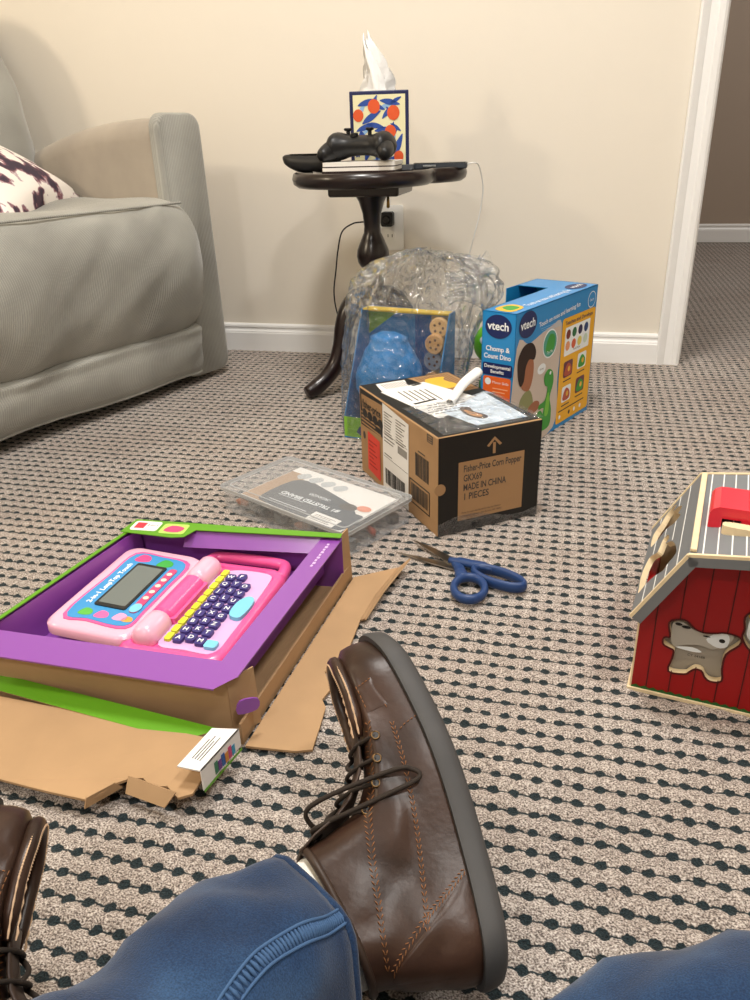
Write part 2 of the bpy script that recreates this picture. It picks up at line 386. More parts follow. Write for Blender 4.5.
# throw pillow
def floral():
    m = bpy.data.materials.new('floral_print'); m.use_nodes = True; nt = m.node_tree; b = nt.nodes['Principled BSDF']; b.inputs['Roughness'].default_value = .85
    tc = nt.nodes.new('ShaderNodeTexCoord'); P = tc.outputs['Object']
    n = noise_tex(nt, P, 17, 3); n2 = noise_tex(nt, P, 45, 2)
    c1 = ramp(nt, n, [(0, '3A2C3C'), (.40, '4A3443'), (.445, '8A6068'), (.475, 'B9A5A8'), (.50, 'EDE6DE'), (1, 'F1ECE4')], 'CONSTANT')
    nt.links.new(c1, b.inputs['Base Color']); bump_to(nt, b, n2, .2, .002); return m
pw = MB(); pc = S(.43, -.29, .545)
pfr = Fr(pc, (Sx*.8+Sy*.55-V(0,0,.05)), (Sx*.14-Sy*.18+V(0,0,.125)))
rings = []
N = 20
vs = []; fs = []
for side in (1, -1):
    k0 = len(vs)
    for j in range(N+1):
        for i in range(N+1):
            a, c = i/N*2-1, j/N*2-1
            th = .075*((1-a*a)*(1-c*c))**.42; pin = 1-.09*((1-abs(a))*(abs(c)) + (1-abs(c))*abs(a))
            vs.append(pfr(a*.235*pin, c*.165*pin, side*th*.8+.004*noise.noise(V(a*3, c*3, side))))
    for j in range(N):
        for i in range(N):
            q = (k0+j*(N+1)+i, k0+j*(N+1)+i+1, k0+(j+1)*(N+1)+i+1, k0+(j+1)*(N+1)+i); fs.append(q if side > 0 else q[::-1])
pw.add(vs, fs, floral())
pw.build('throw_pillow', loc=S(.43, -.29, .49), smooth=True, weld=True, label='white throw pillow with dark plum floral print resting on the grey sofa seat', cat='pillow')

# ------------------------------------------------------------------ side table
m_cherry = mat('dark_cherry_wood', '180808', .3, vary=.25, vscale=30, coat=.25)
TX, TY, TZ = -.488, 1.93, .528
table = thing('side_table', 'small dark cherry pedestal side table with scalloped top against the wall', 'table', (TX, TY, 0))
T = Fr((TX, TY, 0), (1, 0, 0), (0, 1, 0))
lobes = [(-.002, -.062, .165), (.108, .075, .112), (-.100, .085, .112)]
def lobe_r(th):
    best = 0
    d = (math.cos(th), math.sin(th))
    for cx, cy, r in lobes:
        b = cx*d[0]+cy*d[1]; disc = b*b-(cx*cx+cy*cy-r*r)
        if disc > 0: best = max(best, b+math.sqrt(disc))
    return best
NT = 120
rr = [lobe_r(2*PI*k/NT) for k in range(NT)]
rr = [(rr[k-1]+2*rr[k]+rr[(k+1) % NT])/4 for k in range(NT)]
def tring(off, z): return [T((rr[k]+off)*math.cos(2*PI*k/NT), (rr[k]+off)*math.sin(2*PI*k/NT), z) for k in range(NT)]
m = MB(); m.loft([tring(-.03, TZ-.033), tring(-.014, TZ-.032), tring(-.003, TZ-.025), tring(0, TZ-.014), tring(-.003, TZ-.002), tring(-.009, TZ+.001), tring(-.014, TZ), tring(-.017, TZ-.003), tring(-.05, TZ-.003)], m_cherry)
m.build('table_top', table, smooth=True, auto=.9)
MB().box(T, (-.085, -.085, TZ-.056), (.085, .085, TZ-.033), m_cherry).build('top_bracket', table, bevel=.006)
st = [(.0, .17), (.026, .172), (.030, .19), (.030, .215), (.023, .225), (.017, .245), (.021, .262), (.0225, .275), (.017, .283), (.014, .293), (.026, .305), (.031, .315), (.0335, .33), (.032, .345), (.024, .368), (.0175, .385), (.0165, .40), (.019, .43), (.026, .458), (.033, .472), (.034, .487), (.034, TZ-.055)]
st = [(a*1.22, b) for a, b in st]
MB().lathe(T, st, m_cherry, 36).build('stem', table, smooth=True, auto=.8)
def tleg(ang):
    d = V(math.cos(ang), math.sin(ang), 0); c = V(TX, TY, 0)
    pr = [(0.018, .235), (.05, .232), (.078, .205), (.095, .165), (.105, .12), (.125, .075), (.155, .045), (.185, .027), (.212, .017)]
    ra = [.024, .026, .025, .0235, .022, .021, .0205, .021, .016]
    pth = smooth_path([c+d*x+V(0,0,z) for x, z in pr], 5); rad = [ra[min(8, int(i/5))]*(1-(i % 5)/5)+ra[min(8, int(i/5)+1)]*((i % 5)/5) for i in range(len(pth))]
    m = MB(); m.tube(pth, rad, m_cherry, 12)
    m.build('leg', table, smooth=True)
la = math.atan2(1.767-TY, -.636-TX)
for k in range(3): tleg(la+k*2*PI/3)
kn = MB().lathe(Fr((TX+.055, TY-.06, TZ-.070), (1,0,0), (0,1,0)), [(.002, -.012), (.004, -.01), (.0035, 0), (.003, .014)], mat('brass', '8A6A38', .35, metal=1), 12).build('latch_pin', table, smooth=True)

# white stack + controller
m_black = mat('black_plastic', '101012', .42); m_blackg = mat('black_gloss', '0A0A0C', .18)
top = TZ-.003
cst = Fr((-.562, 1.775, top), (1, .05, 0), (-.05, 1, 0))
m = MB(); m.prism(cst, rrect(0, 0, .165, .12, .006), 0, .006, mat('book_cover_dark', '2A1A1A', .5)); m.prism(cst, rrect(.001, .001, .165, .12, .006), .006, .013, mat('paper_white', 'EDE9E2', .7))
m.build('notebook', loc=cst(0.08, .06, 0), label='thin notebook with a dark back cover, lowest in the stack under the game controller', cat='notebook')
m = MB(); m.prism(cst, rrect(.003, .002, .163, .118, .006), .013, .0155, mat('book_cover_dark', '2A1A1A', .5)); m.prism(cst, rrect(.002, .002, .166, .12, .005), .0155, .024, mat('paper_white', 'EDE9E2', .7))
m.build('notebook', loc=cst(0.08, .06, .013), label='white topped notebook lying directly beneath the black game controller', cat='notebook')
gc = cst(.082, .062, .0245)
ctl = thing('game_controller', 'black game controller with thumbsticks resting on two thin notebooks on the side table', 'controller', gc, -.12)
G = Fr(gc, (1, -.12, 0), (.12, 1, 0))
# body: loft of ellipses across x
rings = []
for i in range(25):
    x = -.082+.164*i/24; q = abs(x)/.082
    hh = .021+.010*math.exp(-((q-.72)/.28)**2); hh *= math.sqrt(max(.02, 1-q**7))
    dd = .036+.010*math.exp(-((q-.7)/.25)**2); dd *= math.sqrt(max(.03, 1-q**6)); yc = -.010*math.exp(-((q-.78)/.25)**2)-0
    zc = .032-.002*q
    rings.append([G(x, yc+dd*math.cos(2*PI*k/24), zc+hh*math.copysign(abs(math.sin(2*PI*k/24))**.85, math.sin(2*PI*k/24))) for k in range(24)])
MB().loft(rings, m_black).build('controller_body', ctl, smooth=True)
for sx in (-1, 1):
    p = [G(sx*.060, -.02, .026), G(sx*.070, -.045, .018), G(sx*.074, -.066, .012)]
    MB().tube(smooth_path(p, 5), [.021, .021, .0205, .020, .019, .018, .017, .016, .0145, .013, .009], m_black, 16).build('grip', ctl, smooth=True)
for sx, sy in ((-.038, .012), (.022, -.008)):
    o = G(sx, sy, .052); MB().lathe(Fr(o, (1,0,0), (0,1,0)), [(.009, -.004), (.0045, 0), (.0045, .009), (.009, .011), (.0098, .014), (.008, .016)], m_black, 20).build('thumbstick', ctl, smooth=True, auto=.8)
for k, (cc, n_) in enumerate((('C9B23A', 'y'), ('A33', 'r'))):
    MB().ball(G(.045+.011*k, .012-.008*k, .056), .0045, mat('controller_button_%s' % n_, 'C9B23A' if k == 0 else 'B04030', .3), 8).build('face_button', ctl, smooth=True)
MB().lathe(Fr(G(-.012, -.016, .05), (1,0,0), (0,1,0)), [(.009, 0), (.009, .006), (.007, .008)], m_black, 12).build('direction_pad', ctl, auto=.7)
MB().box(G, (-.03, .022, .035), (.045, .046, .050), m_blackg).build('trigger_bar', ctl, bevel=.006, bseg=3)
# second, flatter black handset at left edge
rf = Fr((-.600, 1.840, top), (1, -.06, 0), (.06, 1, 0))
hs = thing('remote_control', 'black curved handset overhanging the left edge of the dark side table', 'remote control', rf(0, 0, 0))
rings = []
for i in range(19):
    x = -.075+.14*i/18; q = (x+.005)/.07; e = math.sqrt(max(.03, 1-abs(q)**5)); zt = .040+.004*max(0, -q); zb_ = .001+.022*max(0, -q)**2.2; zm = (zt+zb_)/2; hh_ = (zt-zb_)/2*(e**.5)
    rings.append([rf(x, (.030+.004*q)*e*math.copysign(abs(math.cos(2*PI*k/20))**.7, math.cos(2*PI*k/20)), zm+hh_*math.copysign(abs(math.sin(2*PI*k/20))**.6, math.sin(2*PI*k/20))) for k in range(20)])
MB().loft(rings, m_black).build('handset_body', hs, smooth=True)
MB().prism(rf, rrect(-.055, -.018, .045, .018, .01), .038, .0425, m_blackg).build('button_panel', hs, bevel=.001)
MB().prism(Fr((-.595, 1.815, top), (1, .2, 0), (-.2, 1, 0)), [(0, 0), (.035, .002), (.04, .03), (.004, .032)], 0, .006, mat('paper_white', 'EDE9E2', .7)).build('folded_paper', loc=(-.59, 1.82, top), label='small white folded paper poking out beside the black handset on the table', cat='paper')

# tissue box
m_tb = mat('tissue_box_navy', '1E2450', .45); m_cream = mat('tissue_box_cream', 'E9E3B8', .5)
m_orange = mat('tissue_box_orange', 'DE5A2C', .5); m_lb = mat('tissue_box_blue', '2C4FA0', .5); m_lb2 = mat('tissue_box_lightblue', '8FB6DC', .5)
tbo = V(-.530, 1.915, top); tang = .20
tb = thing('tissue_box', 'cube tissue box with blue leaf and orange fruit pattern on the side table', 'tissue box', tbo, tang)
tw, tdp, th = .136, .11, .168
B0 = Fr(tbo, (math.cos(tang), math.sin(tang), 0), (-math.sin(tang), math.cos(tang), 0))
MB().box(B0, (0, 0, 0), (tw, tdp, th), m_tb).build('carton', tb, bevel=.002)
def leaf(fr, m_, u, v, l, ang, wd=.15, w=.0009):
    pts = [(0, 0), (.25, wd*.8), (.55, wd), (.85, wd*.5), (1, 0), (.8, -wd*.45), (.45, -wd*.8), (.2, -wd*.5)]
    c, s = math.cos(ang), math.sin(ang)
    q = spl([(u+l*(x*c-y*s), v+l*(x*s+y*c)) for x, y in pts], 3); MBX.poly(fr, q, w, m_)
rnd = random.Random(4)
for fr_, ww in ((Fr(B0(0,0,0), B0.x, (0,0,1)), tw), (Fr(B0(tw,0,0), B0.y, (0,0,1)), tdp), (Fr(B0(0,tdp,0), -B0.y, (0,0,1)), tdp), (Fr(B0(tw,tdp,0), -B0.x, (0,0,1)), tw)):
    MBX = MB(); MBX.poly(fr_, [(.008, .006), (ww-.008, .006), (ww-.008, th-.008), (.008, th-.008)], .0004, m_cream)
    def inside(u, v): return .018 < u < ww-.018 and .014 < v < th-.016
    k = ww/.146*1.0
    for (u, v, l, a, mm) in ((.012,.03,.05,.9,m_lb),(.03,.10,.06,.55,m_lb),(.02,.138,.055,.25,m_lb),(.075,.148,.055,-.2,m_lb),(.05,.04,.06,2.0,m_lb),(.06,.085,.05,.1,m_lb),(.085,.05,.055,.9,m_lb),(.10,.10,.035,-.6,m_lb),(.09,.02,.04,.3,m_lb),(.03,.075,.04,.9,m_lb2),(.07,.13,.04,.3,m_lb2),(.10,.14,.035,.5,m_lb),(.11,.06,.045,1.7,m_lb2),(.045,.015,.035,.4,m_lb2),(.02,.06,.035,1.3,m_lb),(.05,.125,.045,1.1,m_lb),(.11,.03,.06,1.2,m_lb),(.02,.115,.04,1.0,m_lb2),(.035,.02,.05,1.2,m_lb),(.08,.11,.045,.8,m_lb),(.045,.145,.05,-.4,m_lb),(.09,.135,.04,-.9,m_lb),(.015,.085,.05,.35,m_lb),(.07,.06,.055,.5,m_lb),(.065,.02,.05,1.5,m_lb),(.02,.03,.045,1.6,m_lb),(.04,.10,.05,-.2,m_lb),(.10,.075,.035,1.3,m_lb)):
        leaf(fr_, mm, u*k, v, l*.92*k, a, w=.0008 if mm is m_lb2 else .0011)
    for (u, v, r) in ((.060, .136, .015), (.108, .122, .0155), (.021, .118, .013), (.100, .083, .014), (.06, .045, .013), (.12, .03, .012)):
        MBX.poly(fr_, ellipse(u*k, v, r*k, r, 20), .0014, m_orange)
    MBX.build('printed_panel', tb)
m_tis = mat('tissue_paper', 'F6F5F2', .9, alpha=.93)
ts = MB(); rings = []
for j in range(13):
    t = j/12; z = th-.004+.112*t; wd = .023*(1-t)**.7+.004
    ring = []
    for k in range(26):
        ph = 2*PI*k/26; r = wd*(1+.30*math.sin(3*ph+2.2*t)+.30*math.sin(7*ph+5*t)+.16*math.sin(13*ph+9*t))
        ring.append(B0(.055+.012*math.sin(2.5*t+1)-.012*t+r*1.15*math.cos(ph), tdp/2+r*.75*math.sin(ph), z+.010*math.sin(2*ph+1)*t+(.008*math.sin(5*ph) if j == 12 else 0)))
    rings.append(ring)
ts.loft(rings, m_tis, True, False, False).build('tissue', tb, smooth=True, solid=.0008)
MB().prism(B0, ellipse(tw/2, tdp/2, .05, .028), th-.001, th+.0006, mat('tissue_slot_film', 'D8DDE4', .3)).build('slot_film', tb)

# phone
pf = Fr((-.350, 1.985, top), (1, .12, 0), (-.12, 1, 0))
ph_ = thing('smartphone', 'dark smartphone in a case charging on the right lobe of the side table', 'phone', pf(0, 0, 0))
MB().prism(pf, rrect(-.045, -.036, .085, .036, .011), .0, .012, mat('phone_case', '3B4048', .35)).build('phone_case', ph_, bevel=.002)
MB().prism(pf, rrect(-.041, -.032, .081, .032, .008), .012, .0135, mat('phone_glass', '15171C', .08)).build('screen', ph_)
MB().box(pf, (-.02, -.0385, .004), (.012, -.035, .009), mat('steel', '9AA0A6', .25, metal=1)).build('side_button', ph_, bevel=.001)
pf2 = Fr((-.405, 1.915, top), (1, .35, 0), (-.35, 1, 0))
MB().prism(pf2, rrect(-.022, -.03, .022, .03, .01), 0, .013, mat('earbud_case', '54585E', .2, coat=.5)).build('earbud_case', loc=pf2(0,0,0), bevel=.003, bseg=3, label='small grey glossy case lying between the tissue box and the smartphone', cat='case')
m_cable = mat('cable_white', 'EDEDEA', .4)
def PZ(x, y, z):
    d = cr*((x-375)/F)-cu2*((y-500)/F)+cf; t = (z-H)/d.z; return V(0, 0, H)+d*t
def P2(x, y, yw):   # point on a vertical plane y=yw seen in direction measured on the photograph
    d = cr*((x-375)/F)-cu2*((y-500)/F)+cf; t = yw/d.y; return V(0, 0, H)+d*t
cable = [pf(.085, 0, .007), pf(.098, .0, .010)]+[P2(x, y, yy) for x, y, yy in ((479,166,2.02), (483,187,2.04), (480,212,2.05), (474,236,2.05), (468,258,2.06), (458,285,2.08), (445,315,2.12))]
cable += [V(cable[-1].x-.02, 2.19, .05), V(cable[-1].x-.12, 2.17, .006), V(-.5, 2.15, .004)]
MB().tube(smooth_path(cable, 8), .0016, m_cable, 8).build('charging_cable', loc=cable[-1], smooth=True, label='thin white charging cable arcing off the table down the wall', cat='cable')
c2 = [P2(x, y, yy) for x, y, yy in ((372,262,2.19), (366,272,2.17), (362,288,2.16), (361,305,2.15), (364,325,2.15))]; c2 += [V(c2[-1].x+.02, 2.16, .05), V(c2[-1].x+.06, 2.12, .004)]
MB().tube(smooth_path([V(-.553, 2.224, .34), V(-.553, 2.205, .335)]+c2, 8), .0014, m_cable, 8).build('white_cord', loc=c2[-1], smooth=True, label='thin white cord hanging beside the pedestal from the wall outlet', cat='cable')
# outlet
oc = V(-.512, WY, .364)
ot = thing('wall_outlet', 'white double wall outlet behind the side table stem', 'outlet', (oc.x, WY, oc.z))
O = Fr((oc.x, WY, oc.z), (1,0,0), (0,0,1))   # normal = x cross z = -y
MB().prism(O, rrect(-.038, -.06, .038, .06, .006), 0, .006, mat('outlet_white', 'F2F1EC', .35)).build('cover_plate', ot, bevel=.002)
for dz in (.022, -.022):
    r = MB(); r.prism(O, ellipse(0, dz, .016, .0145), .006, .0075, mat('outlet_white', 'F2F1EC', .35))
    for sx in (-.006, .006): r.box(O, (sx-.001, dz-.003, .0075), (sx+.001, dz+.005, .0078), m_black)
    r.build('receptacle', ot)
ad = thing('power_adapter', 'black plug in the upper socket of the wall outlet behind the table', 'plug', O(-.004, .024, .0078))
MB().prism(O, rrect(-.02, .006, .014, .044, .006), .0079, .034, m_black).build('plug_body', ad, bevel=.003)
MB().tube([O(-.004, .024, .034), O(-.004, .024, .040)], [.012, .009], m_blackg, 16).build('plug_face', ad)
bc = [O(-.018, .022, .022)]+[P2(x, y, yy) for x, y, yy in ((362,222,2.18), (352,224,2.16), (342,232,2.15), (338,250,2.15), (336,270,2.15), (334,292,2.15), (337,312,2.15), (345,332,2.14), (349,345,2.12))]
bc += [V(bc[-1].x+.01, 2.09, .03), V(bc[-1].x+.03, 2.06, .004), V(bc[-1].x+.10, 2.02, .003)]
MB().tube(smooth_path(bc, 8), .0021, m_black, 8).build('adapter_cord', ad, smooth=True)

# ------------------------------------------------------------------ corn popper shipping box
m_kraft = mat('kraft_cardboard', 'AE8A62', .8, vary=.06, vscale=25, bump=.1, bscale=60)
m_kraft2 = mat('kraft_print', 'A5815A', .7); m_bk = mat('black_ink', '15130F', .45); m_ink = mat('grey_ink', '4A443E', .7)
m_white = mat('paper_label', 'EFEDEA', .55); m_red = mat('red_sticker', 'E0402F', .5); m_yel = mat('yellow_print', 'E5B53E', .5)
PL, PF, PR_ = V(-.378, 1.355, 0), V(-.184, 1.103, 0), V(-.030, 1.219, 0); ph = .174
PB = PL+PR_-PF; lenL = (PF-PL).length; lenR = (PR_-PF).length
pbx = thing('shipping_box', 'black and kraft cardboard shipping box with white labels, in front of the bagged box', 'box', (PL+PR_)/2, math.atan2((PR_-PF).y, (PR_-PF).x))
m = MB(); m.hexa([PL, PF, PR_, PB]+[p+V(0,0,ph) for p in (PL, PF, PR_, PB)], m_kraft); m.build('carton', pbx, bevel=.0025)
fl = Fr(PL, PF-PL, (0,0,1)); fr = Fr(PF, PR_-PF, (0,0,1)); ft = Fr(PL+V(0,0,ph), PF-PL, PR_-PF); fb = Fr(PB, PL-PB, (0,0,1)); fbk = Fr(PR_, PB-PR_, (0,0,1))
# black wrap printing
m = MB(); m.poly(fr, [(.001, .001), (lenR-.001, .001), (lenR-.001, ph-.001), (.001, ph-.001)], .0004, m_bk)
m.poly(ft, [(.002, .002), (lenL-.002, .002), (lenL-.002, lenR-.002), (.002, lenR-.002)], .0004, m_bk)
m.build('black_print', pbx)
m = MB(); m.poly(fl, [(.006, .10), (.112, .104), (.112, ph-.002), (.006, ph-.002)], .0005, m_bk)
m.poly(fl, [(.016, .128), (.108, .130), (.108, .166), (.012, .162)], .0008, m_kraft2)
for k in range(4): m.poly(fl, ellipse(.028+k*.024, .128, .0115, .009, 16), .0011, m_bk)
m.text(fl, 'fisher-price', .018, .139, .022, m_bk, .0012, .0006, width=.084)
for k in range(4): m.box(fl, (.010, .104+k*.007, .0006), (.075 if k % 2 else .10, .107+k*.007, .0009), m_kraft2)
m.build('brand_print', pbx)
m = MB(); m.poly(fl, [(.036, .018), (.094, .012), (.094, .092), (.038, .096)], .0010, m_red)
for k in range(7): m.box(fl, (.043, .030+k*.008, .0011), (.080-.008*(k % 3), .032+k*.008, .0013), mat('red_ink', 'A82A20', .6))
m.build('red_sticker', pbx)
m = MB(); m.poly(fl, ellipse(.021, .082, .006, .008, 14), .0008, m_ink); m.build('seal_print', pbx)
m = MB(); m.poly(fl, [(.106, .005), (.212, .003), (.216, .164), (.110, ph-.002)], .0009, m_white)
rnd = random.Random(2)
for r in range(9):
    for cx0, cw in ((.116, .036), (.165, .040)):
        z = .158-r*.0052; m.box(fl, (cx0, z-.0014, .001), (cx0+cw*(.5+.5*rnd.random()), z, .0012), m_ink)
for z in (.110, .104, .079): m.box(fl, (.115, z-.0016, .001), (.115+rnd.uniform(.03, .06), z, .0012), m_ink)
m.box(fl, (.112, .0725, .001), (.210, .0732, .0012), m_ink); m.box(fl, (.112, .117, .001), (.210, .1176, .0012), m_ink)
m.box(fl, (.172, .098, .001), (.209, .112, .0012), mat('grey_block', '8F8B86', .6))
def barcode(mb, f, u0, u1, v0, v1, w, mm, seed=1, vert=False):
    r = random.Random(seed); u = u0
    while u < u1:
        b = r.choice((.0007, .0011, .0018)); mb.box(f, (u, v0, w), (min(u+b, u1), v1, w+.0003), mm); u += b+r.choice((.0008, .0012, .002))
barcode(m, fl, .117, .200, .020, .050, .001, m_bk, 3)
m.build('shipping_label', pbx)
m = MB(); barcode(m, fl, .240, .288, .083, .124, .0006, m_ink, 5); m.box(fl, (.250, .128, .0006), (.275, .130, .0009), m_ink)
m.build('barcode', pbx)
m = MB()
for a, b in (((.217, .026), (.292, .028)), ((.217, .068), (.292, .070)), ((.217, .026), (.219, .070)), ((.290, .026), (.292, .070))): m.box(fl, (a[0], a[1], .0006), (b[0], b[1], .0009), m_bk)
barcode(m, fl, .224, .284, .034, .064, .0006, m_ink, 8); m.build('barcode', pbx)
m = MB(); m.poly(fl, [(.282, .157), (.302, .157), (.302, .171), (.282, .171)], .0006, m_ink)
for k in range(3): m.box(fl, (.285, .159+k*.004, .0006), (.299, .1605+k*.004, .0009), m_kraft2)
m.build('handling_mark', pbx)
m = MB(); m.poly(fr, [(.037, .022), (.160, .022), (.160, .126), (.037, .126)], .0008, m_kraft2)
for t, v in (('Fisher-Price Corn Popper', .108), ('GKX69', .0915), ('MADE IN CHINA', .075), ('1 PIECES', .0585)):
    m.text(fr, t, .046, v, .0165, m_ink, .0011, .0003, width={'F': .108, 'G': .034, 'M': .080, '1': .046}[t[0]])
m.text(fr, 'Made for and distributed by the toy division', .044, .034, .0042, m_ink, .0011); m.text(fr, 'Consumer relations  East Aurora, NY 14052', .044, .028, .0042, m_ink, .0011)
m.build('text_panel', pbx)
m = MB(); m.box(fr, (.0995, .131, .0006), (.1045, .150, .0009), m_kraft2); m.poly(fr, [(.088, .146), (.092, .1435), (.102, .1545), (.112, .1435), (.116, .146), (.102, .160)], .0008, m_kraft2)
m.build('up_arrow', pbx)
# top face stickers
m = MB(); m.prism(ft, [(.062, .018), (.240, .044), (.212, .112), (.180, .160), (.042, .116)], .0005, .0011, m_white)
for k in range(6): m.box(ft, (.075+.002*k, .045+.010*k, .0011), (.135+.004*k, .0475+.010*k, .0014), m_ink)
m.poly(ft, [(.150, .040), (.157, .041), (.150, .085), (.143, .084)], .0013, m_bk); m.poly(ft, [(.050, .085), (.058, .087), (.052, .108), (.045, .106)], .0013, m_bk)
rn = random.Random(5)
for i in range(5):
    v_ = .056
    while v_ < .125:
        l_ = rn.uniform(.004, .012); m.poly(ft, [(.172+.011*i, v_-.005*i), (.175+.011*i, v_-.005*i), (.175+.011*i, v_+l_-.005*i), (.172+.011*i, v_+l_-.005*i)], .0013, m_ink); v_ += l_+rn.uniform(.002, .004)
m.build('shipping_label', pbx)
m = MB(); m.prism(ft, [(.012, .030), (.058, .022), (.066, .075), (.012, .090)], .0005, .001, m_white)
for k in range(10): m.box(ft, (.018, .036+k*.005, .001), (.050, .0378+k*.005, .0012), mat('grey_block', '8F8B86', .6))
m.build('paper_label', pbx)
m = MB(); m.poly(ft, [(.006, .100), (.130, .128), (.125, .188), (.006, .188)], .0006, m_kraft2)
for k in range(12): m.box(ft, (.012, .112+k*.006, .0007), (.118, .114+k*.006, .0009), mat('kraft_line', '7D5B38', .7))
m.poly(ft, spl([(.03, .125), (.07, .118), (.10, .14), (.085, .165), (.05, .155), (.03, .165)], 3), .001, m_yel); m.build('printed_picture', pbx)
# clear pouch with blue-white slip and rolled paper edge
m_film = None
def film_mat():
    m = bpy.data.materials.new('clear_film'); m.use_nodes = True; nt = m.node_tree; nt.nodes.remove(nt.nodes['Principled BSDF'])
    out = nt.nodes['Material Output']; tr = nt.nodes.new('ShaderNodeBsdfTransparent'); tr.inputs[0].default_value = (.97, .98, .99, 1)
    gl = nt.nodes.new('ShaderNodeBsdfGlossy'); gl.inputs['Roughness'].default_value = .07; df = nt.nodes.new('ShaderNodeBsdfTranslucent'); df.inputs[0].default_value = (.9, .92, .95, 1)
    d2 = nt.nodes.new('ShaderNodeBsdfDiffuse'); d2.inputs[0].default_value = (.9, .92, .95, 1)
    tc = nt.nodes.new('ShaderNodeTexCoord'); n1 = noise_tex(nt, tc.outputs['Object'], 45, 5)
    vt = nt.nodes.new('ShaderNodeTexVoronoi'); vt.inputs['Scale'].default_value = 55; nt.links.new(tc.outputs['Object'], vt.inputs['Vector'])
    bp = nt.nodes.new('ShaderNodeBump'); bp.inputs['Strength'].default_value = .9; bp.inputs['Distance'].default_value = .013
    nt.links.new(mathn(nt, 'ADD', vt.outputs['Distance'], n1), bp.inputs['Height']); nt.links.new(bp.outputs[0], gl.inputs['Normal'])
    lw = nt.nodes.new('ShaderNodeLayerWeight'); lw.inputs['Blend'].default_value = .2; nt.links.new(bp.outputs[0], lw.inputs['Normal'])
    m0 = nt.nodes.new('ShaderNodeMixShader'); m0.inputs[0].default_value = .5; nt.links.new(df.outputs[0], m0.inputs[1]); nt.links.new(d2.outputs[0], m0.inputs[2])
    m1 = nt.nodes.new('ShaderNodeMixShader'); m1.inputs[0].default_value = .055; nt.links.new(tr.outputs[0], m1.inputs[1]); nt.links.new(m0.outputs[0], m1.inputs[2])
    m2 = nt.nodes.new('ShaderNodeMixShader'); nt.links.new(mathn(nt, 'MULTIPLY_ADD', lw.outputs['Fresnel'], .5, .10, clamp=True), m2.inputs[0])
    nt.links.new(m1.outputs[0], m2.inputs[1]); nt.links.new(gl.outputs[0], m2.inputs[2]); nt.links.new(m2.outputs[0], out.inputs['Surface'])
    return m
m_film = film_mat()
m = MB(); m.prism(ft, [(.215, .062), (.298, .082), (.300, .176), (.150, .182), (.170, .150)], .0006, .0012, mat('blue_white_slip', 'D5E2EE', .5))
m.poly(ft, spl([(.212, .098), (.250, .092), (.276, .106), (.266, .121), (.236, .112), (.214, .116)], 3), .0015, mat('brown_print', '4B3322', .6))
m.poly(ft, spl([(.222, .100), (.250, .097), (.266, .107), (.258, .114), (.236, .107)], 3), .0017, mat('tan_print', 'C58B52', .6)); m.build('packing_slip', pbx)
vs = []; fs = []; nn = 22
for j in range(nn+1):
    for i in range(nn+1):
        u = .165+(.150)*i/nn; v = .012+.185*j/nn; rid = noise.noise(V(u*26, v*26, 0)); rid2 = abs(noise.noise(V(u*55+3, v*40, 2)))
        e = min(i, nn-i, j, nn-j)/nn*4; vs.append(ft(u, v, .0022+min(1, e)*(.006+.010*abs(rid)+.006*rid2+.012*math.exp(-((u-.20)**2+(v-.165)**2)/.0012))))
for j in range(nn):
    for i in range(nn): a = j*(nn+1)+i; fs.append((a, a+1, a+nn+2, a+nn+1))
MB().add(vs, fs, m_film).build('plastic_pouch', pbx, smooth=True)
rl = [ft(.176, .088, .003), ft(.150, .125, .012), ft(.128, .160, .020), ft(.112, .200, .024)]
vs = []; fs = []
sp = smooth_path([(.186, .094, .004), (.160, .122, .012), (.136, .152, .020), (.120, .188, .030)], 5)
for j, p in enumerate(sp):
    for k in range(9):
        a = -.9+k*PI*1.5/8; r_ = .0065+.002*j/len(sp); vs.append(ft(p.x+r_*1.3*math.cos(a), p.y+r_*.4*math.cos(a), p.z+r_*math.sin(a)))
for j in range(len(sp)-1):
    for k in range(8): a = j*9+k; fs.append((a, a+1, a+10, a+9))
MB().add(vs, fs, m_white).build('curled_flap', pbx, smooth=True, solid=.0006)
vs = []; fs = []   # tape along the near lower edge and front edge
for j in range(25):
    u = .0+lenR*j/24
    for k, (dv, dw) in enumerate(((.0, .001), (.010, .0018+.003*abs(noise.noise(V(j*.9, 1, 0)))), (.022+.010*math.sin(j*.25), .001))): vs.append(fr(u, dv, dw))
for j in range(24):
    for k in range(2): a = j*3+k; fs.append((a, a+3, a+4, a+1))
MB().add(vs, fs, m_film).build('clear_tape', pbx, smooth=True)
MB().prism(fr, ellipse(.004, .085, .010, .010, 16), .0004, .0011, m_kraft2).build('tab_closure', pbx)

# ------------------------------------------------------------------ blue toy box (right)
m_vb = mat('blue_carton', '1E8BD0', .38, coat=.2); m_navy = mat('navy_print', '15265F', .4); m_vw = mat('white_print', 'EEF4F8', .5)
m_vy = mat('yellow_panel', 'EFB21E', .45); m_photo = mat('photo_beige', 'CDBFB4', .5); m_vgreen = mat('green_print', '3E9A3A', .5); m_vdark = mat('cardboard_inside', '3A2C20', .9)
VA, VB, VC = V(-.164, 1.500, 0), V(-.097, 1.470, 0), V(.055, 1.800, 0); vh = .290
vx = (VC-VB).normalized(); vo = (VA-VB); vo = (vo-vx*vo.dot(vx)).normalized()
vl = (VC-VB).length
vbx = thing('toy_box', 'tall blue and yellow dinosaur toy box standing upright near the white door casing', 'box', VB+vx*.18+vo*.04, math.atan2(vx.y, vx.x))
step = .222; dn, dd_ = .074, .150
def vp(u, d, z): return VB+vx*u+vo*d+V(0,0,z)
m = MB(); th_ = .0018
def slab(mb, p, thick_dir, m_):
    mb.hexa(p+[q+thick_dir for q in p], m_)
